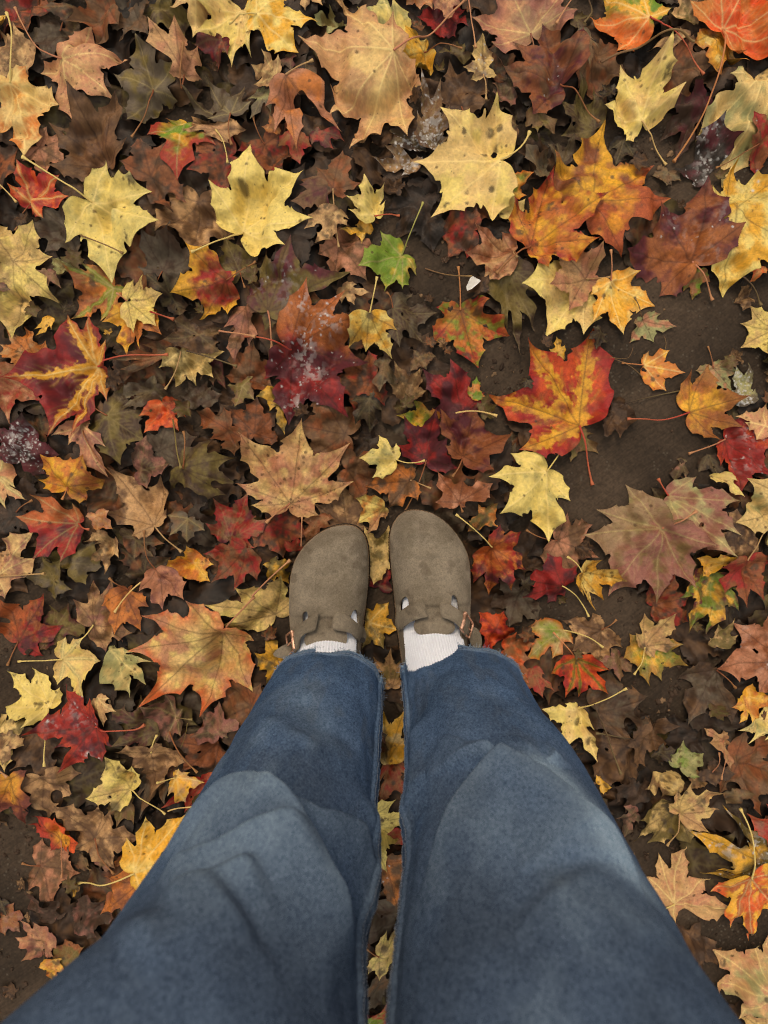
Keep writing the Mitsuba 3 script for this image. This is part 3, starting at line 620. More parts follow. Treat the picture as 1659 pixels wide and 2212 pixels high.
TOP = np.zeros_like(H)
LEAVES = '''1|-353,123|-384,90 -337,60 -302,89 -293,131 -331,161|V n:D.5 c6|-386,147|dark olive leaf half buried below the maroon leaf with vivid yellow veins
1|-235,394|-277,406 -284,347 -245,322 -193,352 -193,398|T n:B.6 s2 V- c6|-|faded tan leaf half buried left of the pale yellow leaf with brown spots
1|224,-37|207,-72 248,-87 279,-59 272,-16 235,1|P n:B.5 V- c5|183,-23|dull salmon leaf half buried above the crisp yellow leaf with orange tips
1|-416,618|-445,637 -472,599 -433,571 -401,575 -383,606|E n:D.4 V- c6|-403,646|grey brown leaf half buried below the crumpled dark brown leaf with an orange streak
1|-444,-282|-478,-291 -466,-323 -412,-334 -396,-300 -414,-263|D n:B.5 V- c7|-|dark brown leaf half buried left of the bright red leaf with white spots
1|261,575|247,540 289,527 316,556 303,603 262,606|B n:W.4 V- c6|227,584|russet brown leaf half buried right of the brown maroon leaf with a few white flecks
1|115,361|118,391 82,404 61,365 80,328 107,328|W n:R.4 n:D.4 V- c5|-|dull red leaf half buried below the pale yellow leaf with grey brown blotches
1|-288,78|-281,46 -240,56 -235,95 -270,122 -300,103|E n:D.4 V- c6|-|grey brown leaf half buried below the small red leaf among brown ones
1|-269,638|-288,662 -318,633 -299,600 -264,595 -244,622|V n:D.5 c6|-|dark olive leaf half buried left of the pale cream leaf cut by the top edge
1|-407,363|-407,398 -442,389 -458,357 -432,330 -394,328|E n:D.4 V- c6|-|grey brown leaf half buried below the small bright red
1|433,-26|415,-50 447,-78 480,-55 475,-10 443,5|B n:D.5 n:T.3 V- c6|-|dull brown leaf half buried above the rust red leaf with thick pale stalk
1|-444,469|-459,446 -429,423 -407,447 -401,482 -432,495|P n:B.5 V- c5|-|dull salmon leaf half buried left of the broad dull brown leaf overlapping the spotted tan
1|354,-122|360,-149 398,-143 397,-106 372,-78 340,-93|W n:R.4 n:D.4 V- c5|-|dull red leaf half buried left of the green gold
2|451,-321|430,-364 470,-378 523,-348 509,-296 464,-276|B n:W.4 V- c6|-|russet brown leaf half buried above the yellow leaf with grey white mould patches
2|-281,306|-249,288 -231,328 -260,355 -300,351 -313,311|E n:D.4 V- c6|-293,271|grey brown leaf half buried right of the large pale yellow leaf with green tinged tips
2|-483,647|-493,610 -451,607 -412,643 -442,679 -486,685|W n:R.4 n:D.4 V- c5|-|dull red leaf half buried right of the golden leaf cut by the upper left corner
2|-196,448|-204,487 -242,465 -247,427 -217,401 -175,418|W n:R.4 n:D.4 V- c5|-|dull red leaf half buried below the tan leaf half hidden beneath the charcoal grey leaf
2|98,513|132,514 134,559 83,577 48,553 64,504|D n:B.5 V- c7|103,474|dark brown leaf half buried above the brown leaf coated in white mould
2|-449,-462|-461,-491 -426,-505 -394,-469 -403,-430 -448,-427|P n:B.5 V- c5|-471,-457|dull salmon leaf half buried above the dark chocolate leaf
2|306,-293|275,-263 245,-289 257,-343 311,-354 341,-309|D n:B.5 V- c7|328,-268|dark brown leaf half buried above the golden leaf sliver behind the right jeans leg
2|-166,-242|-153,-213 -184,-197 -225,-210 -215,-267 -176,-280|B n:W.4 V- c6|-|russet brown leaf half buried above the curled dark leaf beside the left jeans leg
2|68,-26|71,-54 106,-44 109,-10 78,18 52,1|E n:D.4 V- c6|-|grey brown leaf half buried below the rust orange leaf above the right clog's toe
2|17,-523|46,-503 21,-475 -15,-483 -29,-523 -2,-546|E n:D.4 V- c6|-|grey brown leaf half buried above the grey decayed leaf low between the jeans legs
2|-143,-13|-163,-46 -126,-58 -96,-33 -100,9 -141,19|W n:R.4 n:D.4 V- c5|-|dull red leaf half buried left of the dull rust leaf at the left clog's toe
2|-152,468|-185,456 -173,425 -123,420 -107,444 -119,487|W n:R.4 n:D.4 V- c5|-165,499|dull red leaf half buried above the pale yellow leaf with brown spots
2|-185,308|-155,317 -163,346 -205,355 -225,321 -212,296|V n:D.5 c6|-178,287|dark olive leaf half buried above the yellow tipped rusty red leaf left of centre
3|-308,618|-360,634 -343,608 -324,656 -302,653 -292,593|E n:B.4 V- c6|-|dull grey brown leaf above the dark olive leaf with pale veins
3|-397,648|-435,638 -413,653 -384,636 -400,600|D n:W.3 k2 c6|-|crumpled dark brown leaf with an orange streak, above the spotted tan and pink leaf
3|-117,569|-133,548 -124,566 -107,563 -115,543|M n:D.4 c5|-|dark maroon scrap under the bright yellow leaf at the top
3|-50,99|-34,139 -89,160 -116,112 -107,64 -57,59|W n:B.6 V- c5|-|rust brown leaf half buried below the large red and maroon leaf with grey white flecks
3|-166,101|-131,92 -136,129 -162,148 -199,133 -197,94|D n:W.5 V- c6|-|reddish brown leaf half buried below the large red and maroon leaf with grey white flecks
3|359,557|356,524 399,523 420,569 392,604 355,592|B n:W.4 V- c6|-|russet brown leaf half buried below the curled brown leaf below the green
3|176,-102|143,-84 135,-125 160,-148 204,-145 205,-107|E n:D.4 V- c6|-|grey brown leaf half buried left of the crimson leaf with pale stalk
3|-57,339|-82,320 -65,295 -21,294 -7,333 -30,366|P n:B.5 V- c5|-|dull salmon leaf half buried below the yellow olive leaf between the small pale yellow leaf
3|-503,445|-515,417 -485,404 -456,433 -459,467 -495,479|D n:W.5 V- c6|-|reddish brown leaf half buried left of the small bright red
3|284,-154|271,-131 234,-142 244,-181 279,-201 309,-177|T n:B.6 s2 V- c6|302,-140|faded tan leaf half buried above the bright orange red leaf with stalk up left
3|-470,0|-481,25 -521,6 -512,-28 -469,-49 -451,-24|K n:D.5 V- c6|-448,15|blackish leaf half buried above the pale tan leaf stained dark at the left edge
3|-49,-18|-20,-21 -10,13 -55,39 -91,11 -80,-21|T n:B.6 s2 V- c6|-|faded tan leaf half buried right of the dull rust leaf at the left clog's toe
3|-16,171|-20,206 -56,200 -72,153 -39,122 1,137|W n:R.4 n:D.4 V- c5|-|dull red leaf half buried left of the small yellow green
3|-213,-298|-230,-263 -268,-289 -260,-332 -224,-351 -188,-326|D n:W.5 V- c6|-|reddish brown leaf half buried below the curled dark leaf beside the left jeans leg
3|-353,648|-364,677 -392,668 -405,622 -372,601 -336,618|W n:B.6 V- c5|-|rust brown leaf half buried right of the crumpled dark brown leaf with an orange streak
3|-174,172|-141,158 -137,195 -166,220 -195,211 -207,176|B n:W.4 V- c6|-179,148|russet brown leaf half buried above the gold leaf below the large red white flecked leaf
3|-47,55|-56,27 -23,7 2,36 -11,76 -41,85|W n:B.6 V- c5|-|rust brown leaf half buried above the dull rust leaf at the left clog's toe
4|-294,423|-308,473 -331,440 -273,467 -247,387 -261,371|D n:W.5 b:B.4 V- c5|-|chocolate brown leaf just left of the half green half red leaf
4|-452,561|-504,591 -491,616 -468,619 -504,561 -492,545|T n:B.5 s6 c4|-|speckled tan leaf behind the upright stalk at the left edge
4|46,446|-17,448 0,465 22,432 42,460|B n:T.3 w8 c5|-|mouldy brown leaf tip poking out below the largest tan leaf
4|34,478|4,491 6,466 56,460 52,488|D w7 c5|-|dark mouldy leaf between two other mould covered leaves below the largest tan leaf
4|-63,399|-85,429 -52,456 -28,412 -105,413 -45,393|B n:W.5 V- p:T c6|-61,369 -56,328|brown leaf with thin tan stalk right of the spotted pale yellow leaf
4|-22,373|-55,348 -37,363 -19,348 -28,336|G n:V.5 c5|-|yellow olive leaf between the small pale yellow leaf and the bright green leaf
4|-144,537|-172,518 -168,492 -142,500 -141,527|E n:S.2 c5|-|grey leaf left of the salmon pink folded leaf
4|-81,529|-123,539 -99,553 -77,537 -89,502|D n:B.5 c6|-|dark brown leaf between the salmon pink leaf and the largest tan leaf
4|99,589|69,587 83,601 111,577 103,600|V n:D.6 c6|-|dull olive leaf below the dark red leaf at the top
4|409,529|362,518 379,538 411,498 381,456 358,482|D n:M.4 V- c6|-|dark brown leaf under the very long orange leaf stalk, upper right
4|243,644|221,626 231,660 272,644 247,603|D n:V.3 c6|-|dark leaf left of the green and yellow leaf at the top
4|-235,138|-267,154 -255,170 -229,174 -205,150|E n:D.5 V- c5|-|grey brown leaf below the pale olive cream leaf
4|-409,310|-423,324 -421,302 -393,316|S n:V.5 c4|-|sage grey leaf under the big pale yellow leaf
4|-275,279|-302,302 -278,304 -261,300 -255,245 -286,263|D n:K.4 c6|-|dark leaf right of the small cream yellow jagged leaf
4|-397,-65|-393,-22 -373,-36 -360,-69 -381,-93 -433,-59|E n:V.6 s2 c6|-|dark grey green leaf right of the maroon leaf with orange side
4|-427,-89|-435,-55 -409,-59 -397,-99 -425,-117 -462,-83|E n:V.5 c6|-|dark grey leaf above the crimson and orange leaf
4|-247,-8|-273,-4 -269,-30 -249,-39 -227,-24|E n:B.3 V+ c5|-|grey rounded leaf above the golden yellow leaf, left of the left clog
4|-318,-36|-340,-20 -320,-61 -292,-57 -279,-40|D n:W.3 c6|-|dark brown leaf below the beige brown leaf with pale stalk
5|-450,394|-477,416 -465,446 -415,431 -396,397 -431,371|O n:R.6 v:A.4 p:W V+ c3|-462,377 -474,362|small bright red and orange leaf beside the stalk of the big pale yellow leaf
5|-231,671|-292,645 -267,629 -244,604 -258,692 -207,632|C s1 n:T.4 V+|-|pale cream leaf cut by the top edge, leftmost of the yellow cluster
5|-257,505|-282,506 -295,469 -259,415 -210,460 -243,498|L n:G.4 t:R.95 V+ c4|-|half green half red leaf in the upper left quarter
5|-293,536|-309,595 -262,561 -265,529 -341,551 -322,490|V n:E.7 V+ c5|-299,504 -316,469|dark olive leaf with pale veins, right of the spotted tan and pink leaf
5|-506,626|-477,634 -493,648 -488,607|G n:Y.3 c4|-|golden leaf cut by the upper left corner
5|59,465|46,561 72,551 83,514 84,475 42,514|B n:D.4 w8 c6|-|brown leaf coated in white mould, right of the largest tan leaf
5|-134,482|-154,484 -144,498 -130,473|W n:A.3 c6|-|small curled rust leaf under the salmon pink folded leaf
5|51,402|72,406 64,337 13,353 -0,388 24,418|K n:D.4 V- c6|-|nearly black leaf above the bright green leaf
5|-69,401|-116,383 -105,405 -75,363 -65,393|M n:B.7 V- c6|-|purplish brown leaf against the right edge of the spotted pale yellow leaf
5|-56,371|-99,351 -85,330 -45,352 -43,367|B n:T.5 k3 c7|-|blotchy brown leaf below the purplish brown leaf near the spotted pale yellow leaf
5|-134,540|-168,568 -152,576 -130,563 -166,543|B n:T.6 V+ c8|-|pale brown curled leaf below the bright yellow leaf at the top
5|-56,616|-94,626 -69,641 -75,604 -53,638|V n:S.5 c5|-|olive green leaf between the bright yellow leaf and the largest tan leaf
5|-99,668|-114,644 -99,627 -77,634 -45,644|T n:B.5 s1 c5|-|tan brown leaf cut by the top edge, left of the largest tan leaf
5|164,545|133,520 137,545 160,561 162,518|U n:D.6 c7|-|dark mauve brown leaf folded under the brown maroon leaf with white flecks
5|168,494|149,465 152,502 170,510|B n:D.3 c6|-|brown leaf edge right of the pale yellow leaf with grey brown blotches
5|275,498|223,529 243,551 269,548 229,488|D n:V.5 s2 c6|-|dark olive brown leaf beneath the stalk of the brown maroon leaf
5|251,607|243,577 257,551 269,578 263,591|B n:E.5 c8|-|curled brown leaf right of the brown maroon leaf with white flecks
5|380,593|336,591 352,605 374,613 383,589|B n:T.3 c8|-|curled brown leaf below the green and yellow leaf at the top
5|387,632|362,632 374,658 399,614 391,652|V n:T.5 r:M.4 c6|-|olive tan leaf between the green leaf and the big orange leaf
5|204,433|177,466 211,466 216,442 190,433|E n:B.4 c6|-|small grey brown leaf left of the large mottled gold and rust leaf
5|233,452|207,466 223,482 244,486|D n:E.4 c7|-|dark crumpled leaf above the left lobe of the mottled gold and rust leaf
5|372,446|350,439 358,413 389,433 362,454|B n:E.5 c6|-|grey brown leaf left of the dark purple leaf with white specks
5|314,488|293,472 302,452 332,456 333,484|K n:D.4 c5|-|blackish leaf below the cream yellow folded leaf
5|196,518|180,492 194,479 221,488 211,520|V n:B.6 c7|-|olive brown curled leaf below the brown maroon leaf
5|-488,178|-470,110 -498,130 -428,139 -454,180|W n:P.4 n:R.4 c4|-|rosy rust leaf under the maroon leaf with yellow veins, left edge
5|-251,54|-215,95 -186,69 -183,35 -199,21 -276,29|D n:V.5 V- c6|-247,79 -251,101|big dark decaying leaf with pleated lobes left of the tan mottled leaf
5|-294,160|-339,144 -334,133 -269,138 -292,176|D n:E.5 c7|-|crumpled grey brown leaf above the small red leaf among brown ones
5|-259,203|-356,192 -340,180 -304,211 -275,190|W n:D.6 c7|-|long brown leaf beneath the red stalk of the maroon leaf with yellow veins
5|-229,194|-237,170 -215,158 -199,155 -229,192|M n:D.4 c5|-|purple brown leaf beside the pale olive cream leaf
5|-176,263|-205,235 -192,187 -171,209 -158,249|U n:B.5 P V- c5|-|dull pinkish brown leaf right of the yellow tipped rusty red leaf
5|-427,306|-448,302 -433,309 -410,284 -423,285|U n:B.6 c6|-|brown mauve leaf between the pale olive yellow leaf and the rust orange leaf
5|11,259|38,286 70,259 53,217 20,208|E n:D.5 c5|8,273 3,277|dark grey leaf left of the orange leaf with greenish patches
5|2,192|-14,186 -6,152 14,156 10,192|B n:E.5 c7|-|brown leaf below the small yellow leaf with brown tips
5|46,201|34,182 38,209 67,201 55,183|B n:D.4 c8|-|broken brown leaf scraps left of the orange leaf with greenish patches
5|-53,285|-53,261 -37,259 -17,277 -34,288|B n:T.5 c5|-|brown tan leaf behind the top of the red white flecked leaf
5|-18,144|-41,138 -37,111 -18,102 -2,130 -14,156|K n:D.5 c9|-|crumpled black leaf in the dark gap at the centre
5|313,141|289,144 284,132 278,90 300,93|D n:B.3 V- p:D c9|348,150 391,159|shrivelled dark leaf with long dark stalk on the bare soil
5|391,69|381,69 375,39 389,43 397,65|U n:D.7 c6|-|small dark mauve leaf fragment on the bare soil, right side
5|425,77|411,51 423,81 437,43|D n:K.3 c6|-|dark leaf scrap left of the bright red leaf with white spots
5|480,312|462,308 470,295 489,304|O n:A.4 c4|-|orange leaf tip below the large bright yellow leaf at the right edge
5|-195,-35|-226,-14 -213,18 -172,26 -142,-8 -160,-44|M n:R.6 n:B.3 c5|-|dark maroon leaf above the mottled rust leaf, left of the left clog
5|-205,-277|-243,-281 -235,-255 -211,-241 -193,-281 -178,-257|D n:U.6 c8|-|curled dark leaf beside the left jeans leg
5|-482,-277|-500,-263 -470,-260 -451,-265 -472,-324 -498,-316|V n:C.6 c5|-|olive cream leaf beneath the pale yellow leaf, lower left edge
5|-423,-523|-466,-494 -454,-478 -427,-486 -409,-516 -447,-526|D n:U.3 V- c7|-|dark chocolate leaf, left of two, on the dark soil at lower left
5|-384,-520|-381,-486 -356,-496 -339,-514 -363,-537 -407,-511 -395,-538|D n:U.3 V- c6|-|dark chocolate leaf, right of two, beside the left jeans leg at lower left
5|-354,-427|-365,-458 -356,-464 -340,-447 -346,-421|B n:U.4 c5|-|brown leaf under the stalk of the tan and brown mottled leaf
5|-302,-330|-316,-368 -308,-387 -276,-368 -273,-332 -318,-332|B n:E.5 V- c6|-|grey brown leaf under the small peach yellow leaf
5|-334,-368|-354,-387 -338,-399 -314,-393 -318,-364|V n:B.6 c6|-|olive brown leaf below the yellow leaf with black blotches
5|-6,-96|-26,-82 6,-68 14,-102|M n:R.3 c5|-|dark red brown leaf between the two clogs
5|-142,-65|-152,-66 -134,-55 -117,-63 -124,-94 -140,-90|G n:V.5 c4|-|yellow olive leaf touching the left clog's outer side
5|-85,-7|-105,-11 -101,-39 -69,-19 -65,-9|W n:P.3 c5|-|dull rust leaf at the left clog's toe
5|-115,-49|-125,-35 -111,-32 -105,-45|R c5|-|small red leaf scrap at the left clog's outer toe
5|274,-255|293,-198 340,-237 341,-263 302,-284 271,-287|B n:D.6 n:E.3 V- c6|-|large dark brown leaf right of the pale straw folded leaf
5|306,-190|275,-192 291,-174 322,-208 300,-216|B n:U.4 c7|-|mauve brown leaf left of the green yellow leaf
5|314,-344|283,-340 302,-326 352,-364 302,-381 291,-366|D n:K.4 V- c7|-|black brown leaf right of the pale patch of the right jeans leg
5|320,-383|291,-385 300,-368 326,-399 308,-419|D n:U.4 c6|-|dark maroon brown leaf left of the mildewed tan leaf
5|397,-549|378,-534 413,-534 439,-593 411,-605 397,-583|D n:B.4 V- c5|-|dark brown leaf beneath the large pinkish beige leaf
5|401,-340|383,-328 397,-324 413,-354 391,-354|B n:T.4 c6|-|brown leaf above the beige leaf with tan stalk
5|419,-332|397,-340 421,-349 445,-332 419,-312|D n:B.4 V- p:P c5|423,-320 424,-304|dark leaf with pink stalk above the beige leaf, lower right
5|451,-360|429,-358 441,-350 466,-354 441,-377|B n:E.4 c6|-|grey brown leaf right of the beige leaf with tan stalk
6|-403,567|-372,618 -323,571 -340,521 -397,498 -435,555|T l:P.5 n:P.4 s5 V+ e:P.5 p:P|-433,581 -454,613 -466,637|tan leaf flushed pink with dark spots and long arching stalk, near the upper left corner
6|-184,648|-241,637 -242,606 -195,569 -166,569 -144,607|C n:Y.5 V+ s1 c6|-|cream yellow leaf under the bright yellow leaf at the top edge
6|-209,608|-242,595 -217,573 -199,582 -215,613|M n:R.4 c3|-|small dark maroon leaf tucked beneath the cream yellow leaves near the top
6|-252,552|-292,611 -261,619 -269,551 -233,557 -237,591|P n:T.5 s1 V- e:T.3|-255,533 -249,583|dusty pink tan leaf left of the small maroon leaf near the top
6|-211,479|-255,482 -249,511 -226,471 -173,482 -195,463|T n:B.4 b:P.3 s2 p:Y V-|-199,458 -196,437|tan leaf half hidden beneath the charcoal grey leaf
6|20,597|-35,647 10,664 -6,682 56,613|Y n:S.35 V+ c4|-|pale yellow green leaf behind the largest tan leaf at the top
6|52,596|26,628 55,610 58,559 35,553 18,573|G n:Y.3 s1 V- c5|77,593 99,587|golden leaf peeking out right of the largest tan leaf
6|78,650|42,638 72,604 91,605 109,620 106,646|R n:M.5 V- c4|-|dark red leaf under the long pink stalk at the top centre
6|46,670|28,650 46,645 63,648|P n:A.3|-|orange tan leaf tip at the top edge, left of the small mauve leaf
6|126,554|124,603 100,565 109,547 144,556|C n:B.4 w3 V- p:T c6|127,533 127,513|small cream brown leaf with whitish tips on a thin upright stalk, top right of centre
6|-113,470|-134,462 -105,436 -90,456|W n:R.5 c4|-|rust red leaf showing below the salmon pink folded leaf
6|-85,474|-90,456 -63,454 -49,470 -81,480|M n:R.4 c5|-|maroon leaf tip right of the salmon pink folded leaf
6|155,416|138,435 155,447 190,431 184,407 152,404|L n:G.6 e:O.6 c5|-|small green and orange leaf right of the pale yellow leaf with grey brown blotches
6|481,556|433,549 403,480 441,422 512,478 524,567|S n:C.6 k1 V+ c5|-|large sage green and beige leaf at the right edge, upper right
6|-349,289|-389,320 -407,314 -405,249 -362,244 -328,284|W n:A.5 v:L.45 k1 V+ c4|-|rust orange leaf with green along the veins under the big pale yellow leaf
6|-446,196|-490,214 -482,233 -463,239 -435,221 -466,177|A n:T.5 s3 V- c4|-|dull orange leaf above the maroon leaf with yellow veins, left edge
6|-387,113|-372,112 -350,82 -355,43 -405,85 -423,97|U n:P.6 V+ p:W c4|-373,87 -346,47 -318,18|dusty pink leaf with long rust stalk below the maroon leaf with yellow veins
6|-290,-17|-358,1 -346,57 -282,47 -272,4 -322,-31|T n:B.5 V- p:T s1 c4|-275,-34 -257,-51|beige brown leaf with pale stalk left of the tan mottled leaf
6|-313,53|-300,98 -268,61 -300,30|U n:D.5 c5|-|dark mauve folded leaf above the beige brown leaf with pale stalk
6|-282,139|-311,121 -262,143 -256,122 -258,102 -303,99|R n:O.5 e:A.2 c4|-|small red leaf among brown ones, left of the large red white flecked leaf
6|-259,205|-287,184 -266,159 -242,162 -214,169 -200,201|C n:V.4 V+ p:T c4|-265,172 -275,154|pale olive cream leaf below the yellow tipped rusty leaf
6|-199,105|-241,130 -203,133 -171,90 -186,70 -215,90|B n:W.6 V- c7|-|frilly edged rust brown leaf left of the gold leaf behind the red white flecked leaf
6|-180,160|-198,160 -188,133 -164,142 -168,174|B n:V.5 V+ c5|-|rounded olive brown leaf left of the large red white flecked leaf
6|-500,47|-449,15 -468,31 -480,4 -484,77|T n:P.4 v:S.3 V+ c4|-|tan leaf with greenish veins at the left edge, under the white dusted leaf
6|-145,251|-173,298 -150,336 -114,342 -40,302 -81,265|M n:V.45 v:V.3 w2 V- p:P c4|-141,229 -141,205|dull maroon and olive leaf behind the large red white flecked leaf
6|31,149|13,192 46,183 54,154 7,162|T n:B.7 k3 c8|-|mottled brown jagged leaf below the dark grey leaf at the centre
6|103,130|84,196 49,182 131,156 59,130|R n:M.6 V- c4|-|red maroon leaf left of the red leaf with yellow veins
6|69,118|16,126 34,145 61,132|G n:L.4 r:R.7 c5|-|small yellow green and red leaf above the dark red leaf
6|-134,154|-162,146 -146,128 -127,98 -121,122|G n:V.5 k1 c5|-|gold leaf below the large red white flecked leaf
6|154,316|203,277 197,233 176,201 160,233|V n:D.6 c5|-|dark olive leaf left of the pale yellow leaf beneath the beige pink leaf
6|113,150|109,164 121,177 133,150|A n:L.5 c6|-|small orange green leaf left of the red leaf with yellow veins
6|251,108|243,65 280,76 271,101|V n:B.6 c4|-|small olive brown leaf under the stalk of the red leaf with yellow veins
6|429,187|406,184 445,199 461,181 453,158|P n:S.5 V- p:W c4|426,201 422,216|pale pink leaf behind the white mould spotted leaf, right edge
6|229,205|215,213 225,229 235,217 236,199|G c4|-|small gold leaf peeking above the red leaf with yellow veins
6|407,312|391,288 402,276 423,298|L n:W.6 c4|-|green and rust leaf tip beneath the rust and maroon leaf
6|-500,-83|-442,-22 -445,-57 -484,-111 -504,-40|T n:C.4 k4 n:U.4 V+ p:T c4|-468,-81 -435,-79|pale tan leaf stained dark at the left edge, beside the maroon leaf
6|-433,-158|-425,-117 -405,-116 -380,-141 -415,-172 -449,-180|M n:V.5 c5|-|dark maroon and olive leaf behind the crimson leaf at the left edge
6|-373,-145|-398,-111 -373,-87 -349,-85 -314,-151 -361,-182|T n:B.5 U V- p:Y c4|-393,-168 -413,-179 -429,-183|dull beige leaf with pale stalk, left of the large cream pink leaf
6|-245,-65|-282,-74 -249,-42 -217,-67 -219,-88|G n:A.5 k1 c6|-|golden yellow leaf above the mauve pink curled leaf
6|-171,-45|-231,-54 -217,-89 -191,-101 -160,-87 -199,-31|W n:R.5 k1 n:B.4 V- c4|-|mottled rust leaf left of the left clog
6|-142,-134|-225,-116 -188,-95 -129,-79 -207,-143 -112,-109|Y n:C.5 k1 n:V.2 V- p:W c4|-|yellow leaf with dark smudges against the left clog
6|-286,-277|-339,-291 -340,-229 -302,-227 -294,-249 -314,-299|D n:M.4 n:V.3 c5|-|dark leaf with green and red tints right of the red white spotted leaf
6|-356,-231|-336,-228 -328,-245 -349,-268 -363,-257|T n:B.3 V+ c4|-|small tan leaf above the red stalk of the red white spotted leaf
6|-265,-263|-301,-238 -282,-229 -257,-251 -254,-281 -276,-294|D n:U.4 V+ p:V c5|-242,-262|dark purple brown leaf below the very large cream leaf with pink edges
6|-294,-304|-334,-299 -321,-324 -278,-290 -247,-315 -294,-360|B n:T.4 V- p:Y c5|-290,-291 -284,-279|brown star shaped leaf at the lower left, left of the jeans
6|-468,-281|-488,-285 -472,-273 -451,-293 -472,-314|T n:B.5 k2 c8|-|crumpled tan brown leaf left of the red white spotted leaf
6|-363,-4|-377,-6 -365,-28 -344,-22 -346,2|P n:A.4 c6|-|salmon orange leaf right of the maroon leaf with orange side
6|-350,-30|-383,-38 -371,-42 -338,-59 -356,-81 -377,-70|B n:T.5 k3 c8|-|crumpled tan brown leaf below the salmon orange leaf
6|-427,-330|-384,-332 -433,-396 -459,-348 -391,-359|B n:T.4 V- c5|-|brown tan leaf right of the orange leaf darkening to maroon
6|-381,-464|-397,-433 -387,-429 -375,-447|B n:D.5 c7|-|brown curled leaf below the tan and brown mottled leaf
6|-415,-587|-399,-536 -373,-541 -371,-556 -389,-585|W n:V.5 k2 c6|-|brown leaf with yellow green edge against the left jeans leg, lower left
6|-498,-528|-482,-509 -465,-526 -472,-546 -492,-551|U n:W.5 c6|-|reddish brown leaf at the left edge near the bottom
6|-322,-435|-341,-449 -328,-455 -316,-447|W n:A.3 c8|-|curled rust leaf left of the golden yellow leaf at the jeans
6|0,-439|-22,-455 -12,-478 18,-498 38,-455 30,-437|A n:B.5 k4 w2 V- c5|-|amber leaf blotched grey in the gap between the jeans legs
6|-18,-609|-37,-591 4,-579 26,-601 -2,-632|E n:B.3 V- c4|-|grey decayed leaf low between the jeans legs
6|-2,-63|-26,-19 6,-17 14,-74 -14,-94|V n:C.6 c4|-|olive yellow leaf between the two clogs
6|10,-227|-15,-185 8,-173 26,-185 26,-217 -8,-213|V n:T.6 k2 V- c5|-|khaki leaf between the hems of the jeans
6|-132,-199|-166,-179 -152,-157 -119,-169 -115,-201 -148,-215|V n:G.5 k1 V- c5|-|olive leaf by the buckle of the left clog
6|129,-3|106,-25 117,9 142,11 144,-19|V n:A.5 k3 c5|-|olive amber leaf between the right clog's toe and the pale yellow leaf
6|144,-150|119,-157 123,-130 154,-127 172,-157 125,-181|R n:O.6 V- c5|-|red orange leaf by the buckle of the right clog
6|429,-79|375,-111 390,-156 409,-157 453,-127 451,-102|V n:M.7 v:L.4 n:G.3 c7|-|green gold and maroon leaf below the large mauve leaf
6|427,-65|401,-59 419,-52 445,-59 409,-83|G n:A.3 c5|-|gold leaf tip between the mauve leaf and the rust red leaf
6|342,-178|306,-188 320,-158 390,-172 394,-200 360,-220 342,-224|L n:G.4 t:W.6 c5|-|green yellow leaf beneath the small cream tan leaf
6|188,-198|173,-227 200,-234 216,-227 204,-206|W n:R.5 c4|-|rust leaf left of the bright orange red leaf
6|313,-284|300,-292 332,-255 382,-275 374,-305 336,-327|B n:D.4 V- p:D c5|287,-278 265,-277|brown leaf with dark stalk, right of the jeans
6|429,-204|380,-216 387,-272 438,-267 450,-221|E n:D.5 n:B.3 V- c5|441,-214 453,-227|dark grey leaf below the green yellow leaf, right side
6|381,-328|362,-308 383,-292 408,-308 401,-336|S n:L.25 s3 c4|-|pale sage leaf at right below the brown leaf with dark stalk
6|378,-340|326,-348 362,-333 360,-371|C n:B.5 k1 c5|-|tan brown leaf above left of the beige leaf with tan stalk
6|271,-340|265,-328 281,-340 275,-353|G c4|-|golden leaf sliver behind the right jeans leg
7|-356,447|-428,441 -430,499 -392,532 -334,525 -320,468|B n:D.4 b:W.2 V- c5|-|broad dull brown leaf overlapping the spotted tan and pink leaf near the upper left
7|-192,499|-254,534 -229,559 -178,545 -165,516 -221,490|E n:D.3 V+ c4|-190,458|charcoal grey brown leaf lying over a tan leaf, below the small maroon leaf
7|79,668|64,644 87,629 99,648|U n:P.4 c4|-|small mauve leaf overlapping the dark red leaf at the top edge
7|189,616|111,631 134,590 155,698 235,674 249,641|U n:P.5 V+ b:S.3 p:U c4|190,603 192,586|large dusty mauve leaf cut by the top edge, right of centre
7|-121,538|-148,502 -136,471 -109,451 -52,470 -105,518|P n:A.4 V- p:T c7|-105,547 -87,555|salmon pink folded leaf left of the largest tan leaf
7|-12,379|1,420 -25,423 -47,392 -44,371 2,400|Y n:C.3 s1 V+ p:R c6|0,379 20,380|small pale yellow leaf with thick red stalk, left of the nearly black leaf
7|160,377|144,395 163,414 181,401 172,374|Y n:C.3 s1 c5|-|small pale yellow leaf under the orange red spotted leaf right of centre
7|419,610|384,583 423,548 457,564 460,587|G n:Y.3 e:R.6 w1 V- c5|-|golden leaf with red edges beneath the big bright orange leaf
7|419,429|434,510 378,448 401,428 428,430|M n:K.6 w5 V- c4|-|dark purple leaf with white specks beside the sage green and beige leaf
7|480,471|468,508 466,477 488,440 504,498|R n:W.6 w1 V- c5|461,460 431,447|red brown leaf at the right edge on the sage green and beige leaf
7|443,382|426,425 452,453 516,437 534,315 440,278|G n:Y.5 s2 w2 V- c4|-|large bright yellow leaf with white flecks at the right edge
7|263,393|216,458 282,500 351,450 367,401 307,329|G n:W.55 r:O.35 k2 V- c5|-|large mottled gold and rust leaf under the spotted orange leaf, upper right
7|264,301|172,286 205,222 257,228 288,296|Y n:C.4 V+ c4|-|pale yellow leaf beneath the beige pink leaf, right of centre
7|-324,264|-360,243 -322,196 -306,204 -279,222|A n:G.5 W V- c5|-|amber leaf beneath the small cream yellow jagged leaf
